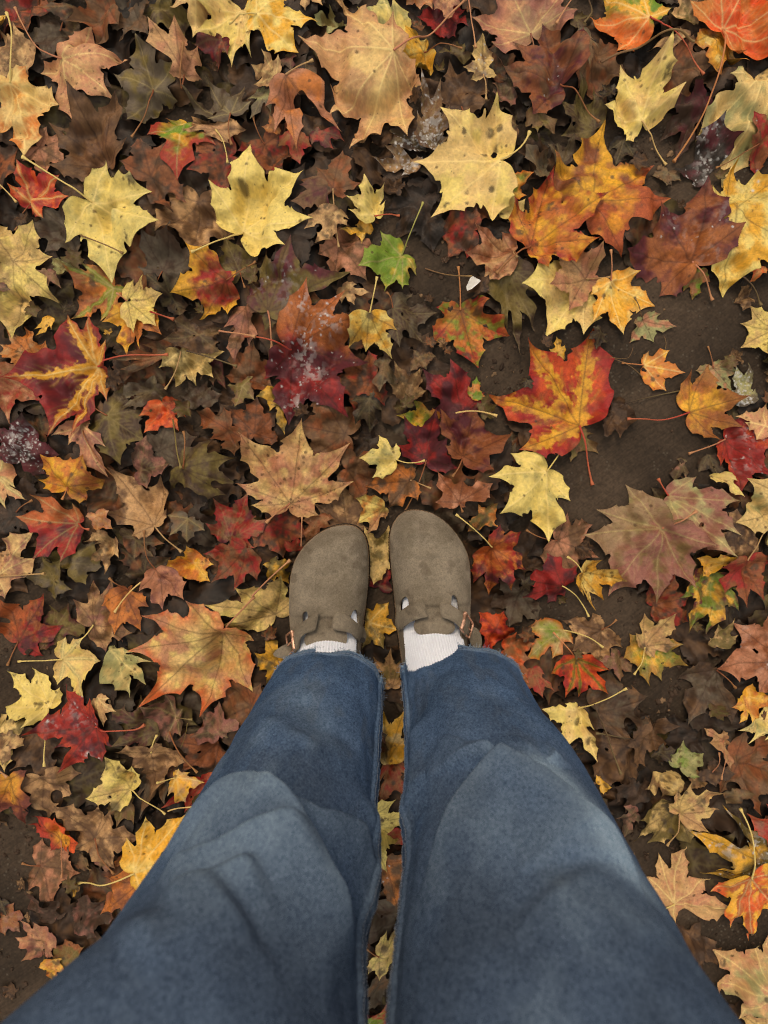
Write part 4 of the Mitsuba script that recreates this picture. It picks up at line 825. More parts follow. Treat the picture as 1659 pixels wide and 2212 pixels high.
7|-201,296|-248,336 -271,277 -237,246 -199,251 -189,309|W n:R.5 t:G.95 k1 V- p:W c5|-182,306 -164,320|yellow tipped rusty red leaf left of centre
7|-427,251|-446,233 -442,224 -427,233|G c6|-|small bright golden curled leaf left, above the maroon leaf with yellow veins
7|-471,318|-507,371 -442,368 -420,324 -417,268 -468,218|C n:V.25 Y k2 V- c5|-|large pale olive yellow leaf at the left edge
7|-466,69|-451,124 -494,109 -504,81 -414,73 -433,49|M n:K.25 w9 V- c4|-|dark maroon leaf thickly dusted with white specks at the left edge
7|-235,225|-277,217 -267,244 -205,233 -207,201|D n:B.4 c9|-|crumpled dark brown leaf over the pale olive cream leaf
7|-395,-15|-444,22 -466,-5 -447,-60 -408,-64 -399,12|M n:R.5 r:A.5 V+ p:R c4|-385,-20 -373,-22|maroon leaf with orange right side at left, below the small orange leaf
7|-118,207|-94,288 -47,276 -18,249 -19,185 -45,118 -121,110 -155,170|R n:M.8 l:A.6 w6 V- p:R c5|-142,214 -164,220 -176,222|large red and maroon leaf with grey white flecks, left of centre
7|100,264|67,265 61,217 121,184 162,227 135,272|A n:R.55 b:L.3 n:L.22 k2 V- p:A c4|99,292 97,320|orange leaf with greenish patches and upright stalk near the centre
7|55,67|18,85 25,124 66,131 81,95 94,55|R n:M.6 V- p:W c4|46,41 27,0|dark red leaf overlapping left side of the brownish maroon leaf
7|34,41|-24,33 5,5 43,14 36,62 11,63|A n:B.5 k3 V- p:T c4|46,36 60,30|amber brown leaf below the small pale yellow leaf with curved stalk
7|95,12|65,13 69,52 99,43 135,36 103,6|W n:P.5 V- p:W c5|99,0|rust orange leaf above the right clog's toe
7|165,331|103,330 114,364 152,362 125,292|P n:T.5 W V- p:T c8|168,321|curled tan orange leaf beside the white paper scrap
7|472,140|445,158 455,190 472,194 480,160|S n:E.6 w9 c5|-|grey leaf spotted with white mould near the right edge
7|446,95|434,59 452,19 496,43 512,101 478,128|R n:O.25 t:K.2 w4 V- p:P c5|427,87 397,76|bright red leaf with white spots at the right edge
7|366,21|403,46 447,14 444,-30 440,-57 374,-24|S n:U.6 r:P.25 V+ p:R c4|359,31 352,43|sage green and mauve leaf overlapping the large mauve leaf
7|-477,-169|-498,-138 -490,-106 -434,-103 -416,-147 -444,-188|R n:M.5 l:A.5 n:W.4 V- p:W c4|-484,-184 -491,-200|crimson and orange leaf at the left edge, above the pale yellow leaves
7|-327,-99|-360,-120 -320,-93 -294,-119 -303,-149 -336,-153|A n:W.5 k1 V- p:W c5|-336,-93 -346,-83|golden brown leaf on the dull beige leaf
7|-290,-73|-306,-99 -275,-122 -247,-109|U n:P.6 V- p:W c7|-300,-53 -301,-23|mauve pink curled leaf above the large cream pink leaf
7|-356,-178|-347,-172 -314,-176 -288,-186 -297,-216 -311,-228|S n:C.3 s3 V+ c4|-|pale sage leaf under the very large cream leaf with pink edges
7|-324,-354|-375,-360 -354,-309 -316,-318 -346,-380|Y n:C.4 k5 V- p:Y c5|-302,-360 -275,-380|yellow leaf with black blotches left of the jeans, lower left
7|-235,-348|-279,-370 -265,-353 -255,-384 -235,-373 -217,-332|R n:O.3 c4|-|red leaf touching the left jeans leg
7|-464,-332|-502,-340 -500,-393 -467,-407 -449,-379 -443,-320|A b:G.6 t:M.85 V- p:B c4|-|orange leaf darkening to maroon at its tips, lower left edge
7|-368,-415|-416,-368 -356,-366 -345,-375 -305,-409 -338,-449 -395,-431|T n:B.6 V- p:W c5|-354,-435 -339,-454|tan and brown mottled leaf right of the red orange leaf with yellow heart
7|-305,-464|-357,-464 -359,-509 -335,-515 -302,-496|W n:A.6 V- c4|-|rust leaf below the golden yellow leaf at the left jeans leg
7|-442,-568|-476,-548 -469,-522 -448,-521 -414,-544 -423,-569 -467,-578|P n:U.5 k3 c8 p:D|-433,-583|crumpled pink tan leaf at the lower left
7|-423,-573|-412,-573 -411,-595 -430,-612 -442,-583|A n:G.5 k2 c6|-|amber yellow leaf below the crumpled pink tan leaf, lower left
7|10,-316|-6,-340 -7,-375 26,-368 30,-336|R n:W.6 k1 c4|-|mottled red rust leaf in the gap between the jeans legs
7|-24,-668|-22,-625 6,-625 24,-656 -37,-648|L n:R.6 V+ c4|-|green and red leaf at the bottom edge between the jeans legs
7|-19,-144|-28,-177 0,-175 20,-153 6,-118 -26,-122|V n:G.5 V+ c4|-|olive gold leaf between the heels of the clogs
7|4,-316|0,-256 26,-250 34,-286 -6,-300|G n:C.5 k2 V- c4|-|golden leaf just below the hems between the jeans legs
7|456,-61|423,-70 429,-103 457,-121 480,-112 500,-65|W n:R.5 k1 V- p:T c5|466,-42 480,-20|rust red leaf with thick pale stalk, right edge
7|512,-188|444,-141 488,-112 423,-200 478,-236 520,-233|W n:P.55 w2 V- c4|-|large rust tan leaf with white flecks at the right edge
7|427,-172|411,-158 421,-140 445,-134 450,-156|T n:V.6 c5|-|small olive tan leaf left of the large rust tan leaf
7|234,-154|179,-152 176,-188 217,-189 243,-170|S n:L.5 e:O.6 V+ p:Y c5|255,-158 283,-175|green leaf with orange edge above the bright orange red leaf
7|156,-178|168,-152 192,-166 186,-184 182,-216 156,-210|O n:W.6 c4|-|orange leaf beside the hem of the right jeans leg
7|436,-293|408,-276 431,-277 442,-299 435,-323 414,-293|T n:P.3 V- p:P c5|427,-308 424,-336|small tan leaf left of the cream green leaf at the right edge
7|512,-267|446,-276 466,-298 488,-293 484,-253|C n:S.4 Y V+ c4|-|cream green leaf at the right edge below the small golden curled leaf
7|380,-389|317,-383 316,-423 340,-429 393,-427|C n:V.6 k5 V- c5|-|tan leaf with dark mildew beneath the beige leaf with tan stalk
7|485,-447|432,-373 385,-405 421,-455 407,-466 457,-411|G n:V.5 w7 k2 V- c5|-|yellow leaf with grey white mould patches, lower right
7|504,-403|457,-379 477,-363 488,-440 508,-368|R n:U.5 e:O.4 c5|-|red leaf at the right edge beside the mould patched yellow leaf
7|492,-668|453,-642 480,-630 512,-636 457,-668|C n:T.4 V- c4|-|cream leaf in the lower right corner
8|-471,540|-451,563 -410,513 -453,447 -498,486 -506,533|C n:A.45 b:Y.3 s1 V+ p:Y|-465,591 -474,627|peach yellow leaf with upright pale stalk at the left edge, above the small red leaf
8|-181,361|-220,416 -169,465 -98,423 -87,362 -121,327|Y s3 k1 V+ p:Y c4|-207,342 -241,325|pale yellow leaf with brown spots, right of the big yellow leaf with green tinged tips
8|-156,609|-121,645 -83,614 -105,565 -170,591 -156,662|Y n:G.5 s1 V+ p:Y c3|-176,613 -194,612|bright yellow leaf on top of the cream leaves at the top edge
8|12,572|11,633 -54,641 -105,579 -67,483 -43,447 29,467 49,531|T n:C.4 e:P.5 s5 V+ p:P c5|55,605 105,654|largest tan leaf with dark spots and long pink stalk, top centre
8|226,548|202,624 249,604 163,600 142,569 188,504|B n:M.6 n:W.4 w1 V- p:W c4|249,524 275,498|brown maroon leaf with a few white flecks, below the large dusty mauve leaf
8|147,444|140,521 69,505 37,446 59,375 136,365|C n:Y.4 k5 s2 V+ p:Y c5|170,456 183,478|pale yellow leaf with grey brown blotches, above the bare soil near the centre
8|336,626|259,626 293,580 272,666 320,694 363,636|L v:G.7 l:O.8 t:A.2 V+ p:R c5|364,595 399,546|green and yellow leaf with orange edge and long red stalk at the top right
8|431,613|383,641 409,696 480,707 544,648 532,591 456,579|O n:A.4 w1 V+ p:A c4|421,561 403,500 378,457|big bright orange leaf with a very long stalk in the upper right corner
8|331,503|280,517 300,569 351,584 372,529 314,482|C n:Y.5 k1 s1 V+ p:C c9 f|348,482 369,454|cream yellow folded leaf standing over the dark hollow at the upper right
8|397,323|417,433 454,364 349,395 306,332 359,281|W n:M.5 b:A.5 w2 V- p:P c4|413,300 427,275|rust and maroon leaf flecked white, beside the large bright yellow leaf at right
8|263,304|206,284 238,259 289,292 275,340 221,344|T n:P.5 V- p:T c5|279,303 294,304|beige pink leaf below the spotted orange leaf with red rim
8|293,298|332,312 355,269 309,228 267,242 265,279|Y n:G.75 k1 e:O.25 V+ p:P c4|291,316 289,334|vivid yellow leaf above the bare soil on the right
8|-329,270|-320,298 -302,297 -277,274 -284,232 -313,224|Y n:C.4 V- c6 p:P|-336,276 -341,279|small cream yellow jagged leaf left of the orange and red leaf
8|-370,188|-352,220 -380,255 -408,255 -473,167 -424,95 -393,95 -353,141|M n:R.2 v:G.5 e:R.7 V+ p:R c3|-324,195 -273,199|maroon leaf with vivid yellow veins and red stalk at the left
8|-496,286|-471,281 -484,269 -488,300|U n:D.5 c4|-|small purple brown leaf tip on the pale olive yellow leaf at the left edge
8|-405,32|-440,41 -435,73 -378,73 -356,42 -377,15|A n:G.5 r:M.5 k2 V- p:A c4|-404,24 -408,16|small orange leaf with dark blotch at left, below the white dusted maroon leaf
8|23,335|-5,363 -33,309 1,276 23,279 43,309|L n:G.15 e:Y.15 V+ p:S c4|36,362 50,397|bright green leaf near the centre
8|-120,11|-169,8 -187,36 -182,100 -104,118 -43,88 -38,39 -83,-5|T n:P.5 n:C.4 s7 V- p:P c6|-130,1 -145,-13|big tan mottled leaf with dotted veins above the left clog
8|101,71|76,84 70,129 119,140 161,98 137,53|M n:W.6 V- p:W c4|95,57 87,45|brownish maroon leaf with stalk pointing down, above the right clog
8|15,67|-32,68 -7,98 15,87 -15,43|Y n:S.2 s1 V+ p:Y c5|32,62 52,66|small pale yellow leaf with curved stalk above the gap between the clogs
8|1,6|-37,18 -36,-16 -23,-29 2,-9|Y n:A.3 l:P.8 k1 V- c5|-|small yellow leaf with pink tips just above the left clog's toe
8|210,52|160,75 127,43 143,-2 209,-39 243,14|Y n:S.15 s1 V+ p:Y c4|223,72 233,85|large pale yellow leaf right of the right clog's toe
8|340,192|345,210 374,212 392,181 367,157|A n:G.3 k1 V+ p:A c3|326,193 311,195|small orange leaf alone on the bare soil at the right
8|398,130|395,184 421,192 466,148 463,109 431,92|G n:A.4 r:W.5 t:W.8 V- p:R c5|354,119 311,119|yellow leaf turning red, its long red stalk stretched across the bare soil
8|490,111|450,123 461,115 476,92 512,101 492,142|P n:T.5 V+ c4|-|small pale pink leaf on the bright red leaf with white spots
8|522,4|434,-13 457,43 510,57 481,-53|C n:S.3 s1 V- c4|-|khaki yellow leaf at the right edge below the bright red leaf
8|431,49|419,37 451,19 447,39|Y n:C.5 c5|-|small cream leaf left of the khaki yellow leaf at the right edge
8|355,-21|315,37 274,3 255,-30 291,-109 351,-120 394,-97 414,-42|U n:V.25 r:S.35 V+ p:P c4|372,-11 391,1|large mauve leaf with reddish veins, right of the right clog
8|508,237|463,246 473,267 463,213 488,196|C n:Y.4 V- s1 c5|-|cream yellow leaf at the right edge beside the bare soil
8|338,251|320,220 352,221 380,241 363,260 322,244|S n:P.5 V- p:B c4|331,267 326,280|small sage and pink leaf below the vivid yellow leaf
8|-419,-192|-414,-162 -383,-159 -358,-188 -378,-233 -423,-224|C n:Y.4 v:S.35 V+ p:Y c4|-452,-193 -477,-195|cream leaf with green flush and straight pale stalk at the lower left
8|-434,-253|-491,-206 -455,-201 -418,-226 -492,-253 -454,-270|Y s2 k1 V+ p:Y c4|-427,-281 -422,-316|pale yellow leaf with stalk hanging over the red white spotted leaf, lower left
8|-365,-272|-363,-229 -411,-221 -450,-277 -415,-297 -405,-324 -355,-316 -336,-290|R e:O.35 n:M.4 w3 V- p:R c4|-334,-270 -306,-269 -296,-263|bright red leaf with white spots and red stalk at the lower left
8|-267,-340|-259,-324 -246,-330 -229,-346 -252,-369 -271,-356|G n:T.5 V+ p:Y c4|-276,-341 -288,-343|small peach yellow leaf on the red leaf beside the left jeans leg
8|-421,-428|-458,-402 -450,-385 -413,-383 -383,-415 -407,-439 -436,-443|O b:G.8 l:R.75 k1 V- p:P c4|-417,-451 -418,-474|red orange leaf with yellow heart and drooping stalk, lower left
8|-312,-452|-322,-406 -297,-379 -252,-384 -265,-439 -303,-481|G n:Y.3 s1 k1 V+ p:Y c4|-354,-466 -393,-477|golden yellow leaf pressed against the left jeans leg
8|-26,-393|15,-365 36,-393 25,-422 4,-449|Y k2 s2 V- c4|-|pale yellow leaf showing between the jeans legs
8|-6,-548|4,-522 22,-523 30,-565 -6,-583 -20,-573|C n:Y.4 k3 V- p:W c6|-14,-542 -22,-536|pale straw leaf with dark stalk joint low between the jeans legs
8|138,-45|147,-15 176,-25 181,-74 160,-100 135,-108 115,-92|R n:M.5 b:A.6 n:A.35 V- p:Y c4|117,-25 90,-3|orange and red leaf right of the right clog's toe
8|229,-95|208,-52 246,-68 236,-111 213,-119 176,-109 172,-84|M n:R.6 b:R.4 V- p:Y c4|253,-113 266,-136|crimson leaf with pale stalk, left of the crisp yellow leaf
8|253,-77|279,-61 311,-88 284,-114 273,-128 255,-108|Y n:G.5 s4 e:A.3 V- p:Y c6|245,-65 233,-57|crisp yellow leaf with orange tips, below the large mauve leaf
8|340,-176|326,-156 339,-131 373,-129 378,-171 353,-190|C n:T.6 k2 V- p:Y c5|332,-194 323,-210|small cream tan leaf on a green leaf, right of the jeans
8|250,-191|211,-204 232,-237 252,-240 284,-231 287,-202|O n:R.4 v:L.35 k1 V- p:O c4|237,-176 218,-155|bright orange red leaf with stalk up left, beside the right jeans leg
8|249,-253|197,-246 229,-242 231,-295 268,-315 263,-273|C n:Y.5 s1 k1 V+ p:Y c7|277,-239 308,-224|pale straw folded leaf against the right jeans leg
8|469,-237|434,-245 445,-266 470,-218 461,-264 500,-242|G n:A.4 c6|-|small golden curled leaf at the right edge
8|380,-387|362,-371 374,-350 387,-342 429,-354 429,-380 409,-403|T n:C.5 k2 V- p:T c5|374,-407 364,-429|beige leaf with tan stalk, lower right, on a darker leaf
8|376,-508|337,-469 356,-441 385,-425 417,-468 449,-507 374,-528|P n:T.6 t:C.2 V+ p:Y c4|368,-511 359,-515|large pinkish beige leaf against the right jeans leg
8|461,-460|417,-486 445,-534 472,-556 520,-528 512,-455|G v:R.5 n:O.4 V+ p:Y c4|463,-427 447,-372|golden leaf with red streak and long stalk, lower right edge
8|492,-610|425,-568 478,-550 500,-542 425,-611 449,-643|T n:S.35 P k2 V+ c5|-|pale tan leaf near the lower right corner
9|-374,397|-355,449 -293,404 -271,352 -347,290 -406,342|Y s4 n:S.2 t:S.3 k1 V+ p:Y c4|-409,419 -454,446|large pale yellow leaf with green tinged tips, its stalk over a small red leaf
9|188,341|164,397 216,439 281,401 267,340 207,305|A e:R.85 n:G.35 k2 s4 V- p:W c4|164,322 142,302|spotted orange leaf with red rim overlapping the large mottled gold and rust leaf
9|-18,251|-45,207 -23,200 10,191 17,229|Y n:G.5 t:B.4 k2 V- p:Y c6|-13,273 -9,297|small yellow leaf with brown tips on the large red white flecked leaf
9|254,112|270,239 181,220 132,152 171,79|R n:O.4 v:G.9 n:R.22 e:R.4 n:W.12 k1 V- p:R c4|263,75 272,35|large red leaf with bright yellow veins and red stalk on the bare soil
9|-207,-154|-245,-109 -301,-128 -322,-174 -299,-238 -231,-257 -163,-224 -165,-164|C e:O.75 n:P.35 n:Y.2 V- p:P c4|-184,-129 -164,-107|very large cream leaf with pink edges left of the jeans
9|36,-411|3,-408 12,-417 30,-400|W n:R.6 c4|-|small red brown leaf tip in the gap between the jeans legs'''.strip().split('\n')
for i, line in enumerate(LEAVES):
    put_leaf(line, 100 + i, .0015 if line[0] in '1234' else .00125)

next(litter_run, None)
def crumbs():
    rng = np.random.default_rng(12)
    ball = trimesh.creation.icosphere(subdivisions=1)
    V, F, C, n = [], [], [], 0
    for k in range(900):
        q = BARE[rng.integers(len(BARE))]
        x0, y0, x1, y1 = q.bounds
        x, y = rng.uniform(x0 - .02, x1 + .02), rng.uniform(y0 - .02, y1 + .02)
        if q.distance(shapely.Point(x, y)) > .02: continue
        r = .0006 + .0030 * rng.random() ** 4
        v = ball.vertices * (1 + .35 * rng.normal(size=(len(ball.vertices), 1))) * r * [1, rng.uniform(.6, 1.6), .7]
        a = rng.uniform(0, 6.28); v[:, :2] = v[:, :2] @ np.array([[math.cos(a), math.sin(a)], [-math.sin(a), math.cos(a)]])
        z = ground_z(np.array([x]), np.array([y]))[0] + .0003
        V.append(v + [x, y, z]); F.append(ball.faces + n); n += len(v)
        c = lin((64, 50, 40)) * rng.uniform(.5, 1.3) if rng.random() < .86 else lin((120, 96, 72)) * rng.uniform(.6, 1.2)
        C.append(np.tile(c, (len(v), 1)))
    scene['soil_crumbs'] = mikit.ply((np.vstack(V), np.vstack(F)), 'plain_material', smooth=True, color=np.vstack(C))
    labels['soil_crumbs'] = {'label': 'small soil crumbs and grit on the bare dark ground', 'category': 'grit', 'kind': 'stuff'}
crumbs()

# loose stalks, twigs, grass, paper
for i, line in enumerate('''leaf_stalk|-304,-88 -320,-103 -336,-125|C|.0011|loose pale stalk lying across the golden brown leaf
leaf_stalk|-209,229 -188,225 -160,218|P|.0013|loose pink stalk left of the large red white flecked leaf
leaf_stalk|-250,204 -215,194 -187,185|D|.0012|loose dark stalk across the pale olive cream leaf
leaf_stalk|-293,251 -278,246 -263,241|R|.0013|loose reddish stalk right of the small cream yellow jagged leaf
leaf_stalk|-386,352 -358,340 -328,325|B|.0011|loose brown stalk lying on the big pale yellow leaf
leaf_stalk|-492,419 -478,407 -464,391|C|.0010|loose cream stalk at the left edge above the small red leaf
leaf_stalk|54,318 81,309 113,302|B|.0010|loose brown stalk on the bare soil below the pale blotched leaf
leaf_stalk|92,127 117,130 146,124|C|.0013|loose cream stalk lying over the brownish maroon leaf
leaf_stalk|106,656 110,624 115,583|P|.0010|loose upright stalk beside the large dusty mauve leaf
leaf_stalk|243,656 231,638 217,615|P|.0011|loose pink stalk on the right lobe of the large dusty mauve leaf
leaf_stalk|-269,-275 -259,-297 -235,-328|W|.0012|loose rust stalk left of the jeans, lower left
leaf_stalk|-492,-299 -480,-314 -466,-328|P|.0012|loose pinkish stalk at the left edge below the pale yellow leaf
leaf_stalk|-271,-375 -259,-371 -240,-372|C|.0010|loose pale stalk on the red leaf touching the left jeans leg
leaf_stalk|-266,117 -261,91 -252,54|V|.0011|loose thin stalk over the big dark pleated leaf at left
leaf_stalk|455,298 470,285 484,265|D|.0012|loose dark stalk below the large bright yellow leaf, right edge
leaf_stalk|266,-243 277,-277 293,-324|D|.0011|loose dark stalk over the large dark brown leaf, lower right
leaf_stalk|-106,-44 -105,-27 -104,-5|P|.0009|loose pink stalk at the left clog's toe
leaf_stalk|-166,-106 -142,-82 -117,-60|P|.0013|long loose pink stalk pointing at the left clog's outer side
twig|274,568 302,578 334,583 383,581|B|.0017|slim brown twig above the cream yellow folded leaf
twig|261,656 262,634 249,609|D|.0013|short dark twig left of the green and yellow leaf
grass_blade|300,199 320,190 338,176|B|.0005|thin dry grass blade left of the small orange leaf on the soil
grass_blade|324,214 316,199 294,201|B|.0004|curved dry grass blade left of the small orange leaf
grass_blade|366,229 368,221 367,212|B|.0004|short dry grass bit above the small orange leaf
grass_blade|-253,-293 -247,-277 -245,-263|V|.0004|thin dry grass blade on the dark ground left of the jeans'''.strip().split('\n')):
    name, pts, c, r, label = line.split('|')
    pts = np.array([[float(q) for q in t.split(',')] for t in pts.split()]) / 1000
    v, f, col = stalk_mesh(pts, None, lin(PAL.get(c) or STALK[c]), 700 + i, float(r), name == 'leaf_stalk', .004)
    key = numbered(name)
    scene[key] = mikit.ply((v, f), 'leaf_material', smooth=True, color=col)
    labels[key] = {'label': label, 'category': {'leaf_stalk': 'leaf stalk', 'twig': 'twig', 'grass_blade': 'dry grass'}[name]}
def paper():
    rng = np.random.default_rng(3)
    q = np.array([(109.8, 298.3), (112.8, 299.9), (116.7, 295.4), (122.3, 291.4), (117.7, 287.5), (111.2, 283.3), (106.5, 282.9), (105.7, 289.4)]) / 1000
    p, f, bd = fill(shapely.Polygon(q), .0012, rng)
    z = drape(p[:, 0], p[:, 1], 3) + .0012 + meshkit.fbm(np.c_[p, p[:, :1] * 0] * 120, 2, 4) * .004
    col = np.tile(lin((232, 228, 222)), (len(p), 1)) * (.8 + .25 * meshkit.fbm(np.c_[p, p[:, :1] * 0] * 300, 2, 5))[:, None]
    scene['paper_scrap'] = mikit.ply((np.c_[p, z], f), 'plain_material', smooth=True, color=col)
    labels['paper_scrap'] = {'label': 'small torn white paper scrap at the tip of a curled tan orange leaf', 'category': 'paper scrap'}
paper()

# ---------------------------------------------------------------- the person: clogs, socks, jeans
labels['person'] = {'label': 'standing person in wide blue jeans, white ribbed socks and taupe suede clogs, seen from above', 'category': 'person'}

def solid(v, f, t, flip=False):
    """A shell of thickness t below the surface, closed along its rims."""
    v = np.asarray(v, float); f = np.asarray(f)
    _, _, n = meshkit.arrays((v, f), True)
    e = np.sort(np.vstack([f[:, [0, 1]], f[:, [1, 2]], f[:, [2, 0]]]), 1)
    raw = np.vstack([f[:, [0, 1]], f[:, [1, 2]], f[:, [2, 0]]])
    _, inv, cnt = np.unique(e, axis=0, return_inverse=True, return_counts=True)
    b = raw[cnt[inv.ravel()] == 1]
    k = len(v)
    rim = np.vstack([np.c_[b[:, 1], b[:, 0], b[:, 0] + k], np.c_[b[:, 1], b[:, 0] + k, b[:, 1] + k]])
    return np.vstack([v, v - n * t]), np.vstack([f, f[:, ::-1] + k, rim])

def prism(poly, z0, z1, bevel=.0015, h=.004):
    """An upright slab with softened upper and lower rims."""
    rng = np.random.default_rng(1)
    ring = resample(np.array(poly.exterior.coords), h)
    lay_ = [(0, z0 + bevel), (0, z1 - bevel), (bevel, z1)]
    c = np.array(poly.centroid.coords[0])
    V, F, k = [], [], len(ring)
    d = ring - c; L = np.linalg.norm(d, axis=1, keepdims=True)
    prof = [(bevel, z0)] + lay_
    for o, z in prof:
        V.append(np.c_[ring - d / L * o, np.full(k, z)])
    ccw = shapely.LinearRing(ring).is_ccw
    for a in range(len(prof) - 1):
        i = np.arange(k); j = (i + 1) % k
        q = np.stack([a * k + i, a * k + j, (a + 1) * k + j, (a + 1) * k + i], 1)
        q = q if ccw else q[:, ::-1]
        F += [q[:, [0, 1, 2]], q[:, [0, 2, 3]]]
    V.append(np.r_[c, z1][None]); m = k * len(prof)
    i = np.arange(k); j = (i + 1) % k; top = (len(prof) - 1) * k
    t = np.stack([top + i, top + j, np.full(k, m)], 1)
    F.append(t if ccw else t[:, ::-1])
    return np.vstack(V), np.vstack(F)

def clog(s, sole, right):
    key = 'person__clog' + ('_001' if right else '')
    out = np.array(sole.exterior.coords)
    line = shapely.LineString(out)
    y0 = hpt([0, s['toe']], .05)[1]
    HC = s['ridge']
    zb = .027
    def dome(p, sink=0):
        v = (y0 - p[:, 1]) / (.95 / 1659 / 3)
        hc = np.interp(v, HC[0], np.array(HC[1]))
        d = shapely.distance(shapely.points(p), line) * np.where(shapely.contains_xy(sole, p[:, 0], p[:, 1]), 1, -1)
        D = np.interp(v, [0, 150, 400, 900, 1400], [.030, .036, .044, .044, .036])
        q = np.clip(d / D, 0, 1)
        z = zb + (hc - zb) * np.sqrt(1 - (1 - q) ** 2.5)
        z = z + (meshkit.fbm(np.c_[p * 26, p[:, :1] * 0 + 3 * right], 3, 3) - .5) * .006 * q
        for cx, cy, ln, am in s['creases']:      # soft creases across the instep, where the foot bends
            c = hpt([cx, cy], .07)
            yy = p[:, 1] - c[1] - .012 * ((p[:, 0] - c[0]) / .03) ** 2
            z = z - am * np.exp(-(yy / .0032) ** 2) * np.exp(-((p[:, 0] - c[0]) / ln) ** 2) * q
        yt = hpt([0, s['tongue']], .085)[1]
        z = z - sink * .0042 * ss(0, .006, yt - p[:, 1])
        return z + np.minimum(d, 0) * 1.1
    rng = np.random.default_rng(5)
    opening = shapely.Polygon(rounded(hpt(s['opening'], .072), 5)).buffer(0)
    dom = sole.difference(opening)
    p, f, _ = fill(dom, .0016, rng)
    z = dome(p, 1)
    v, ff = solid(np.c_[p, z], f, .0024)
    # the tongue's rear end lifts a little off the sock
    scene[key + '__upper'] = mikit.ply((v, ff), 'suede_material', smooth=40)
    # raised welt line round the foot of the upper
    pr, fr = prism(sole.buffer(.0016), SOLE_Z, .0165, .0025)
    scene[key + '__outsole'] = mikit.ply((pr, fr), 'rubber_material', smooth=30)
    pr, fr = prism(sole.buffer(.0004), .0165, .0285, .0012)
    scene[key + '__cork_midsole'] = mikit.ply((pr, fr), 'cork_material', smooth=30)
    pr, fr = prism(sole.buffer(-.0035), .0285, .0325, .001)
    scene[key + '__footbed'] = mikit.ply((pr, fr), 'suede_material', smooth=30)
    n = 0
    for st in s['straps']:
        poly = shapely.Polygon(rounded(hpt(st, .085), 4)).buffer(0)
        p, f, _ = fill(poly, .0016, rng)
        d = shapely.distance(shapely.points(p), shapely.LineString(poly.exterior.coords))
        z = dome(p) + .0082 - .0022 * np.exp(-(d / .0016) ** 2)
        v, ff = solid(np.c_[p, z], f, .0042)
        scene[key + '__strap' + ('' if n == 0 else f'_{n:03d}')] = mikit.ply((v, ff), 'suede_material', smooth=40)
        n += 1
    # the strap's loose end beyond the buckle
    poly = shapely.Polygon(rounded(hpt(s['flap'], .055), 5)).buffer(0)
    p, f, _ = fill(poly, .0016, rng)
    c = p.mean(0)
    z = .058 - .35 * np.abs(p[:, 0] - hpt(s['flap_root'], .055)[0])
    v, ff = solid(np.c_[p, z], f, .0026)
    scene[key + '__strap_end'] = mikit.ply((v, ff), 'suede_material', smooth=40)
    # buckle: a frame of bars with a pin, lying on the steep side of the clog
    a, b, cc, d = [np.r_[hpt(q[:2], q[2]), max(q[2], dome(hpt(q[:2], q[2])[None])[0] + .0075)] for q in s['buckle']]
    ring = [a, b, cc, d, a]
    path = np.vstack([np.linspace(ring[i], ring[i + 1], 12, endpoint=False) for i in range(4)] + [a[None]])
    path = np.stack([gaussian_filter(path[:, k], 1.1, mode='wrap') for k in range(3)], 1)
    v, f = tube(path, .0013, 8)
    scene[key + '__buckle'] = mikit.ply((v, f), 'copper_material', smooth=50)
    m1, m2 = (a + b) / 2, (cc + d) / 2
    pin = np.linspace((a + d) / 2, (b + cc) / 2, 10) + np.array([0, 0, .0018])
    v, f = tube(pin, .0009, 8)
    scene[key + '__buckle__pin'] = mikit.ply((v, f), 'copper_material', smooth=50)
    plate = np.vstack([np.linspace(a, d, 12)]) + np.array([0, 0, .0006])
    v, f = tube(plate, .0023, 10)
    scene[key + '__buckle__roller'] = mikit.ply((v, f), 'copper_material', smooth=50)
    if s.get('rivet'):
        q = hpt(s['rivet'][:2], s['rivet'][2])
        m = trimesh.creation.cylinder(.0034, .0016, sections=20)
        m.apply_transform(trimesh.transformations.rotation_matrix(math.radians(s['rivet'][3]), [0, 1, 0]))
        m.apply_translation([*q, s['rivet'][2]])
        scene[key + '__rivet'] = mikit.ply(m, 'rubber_material', smooth=40)

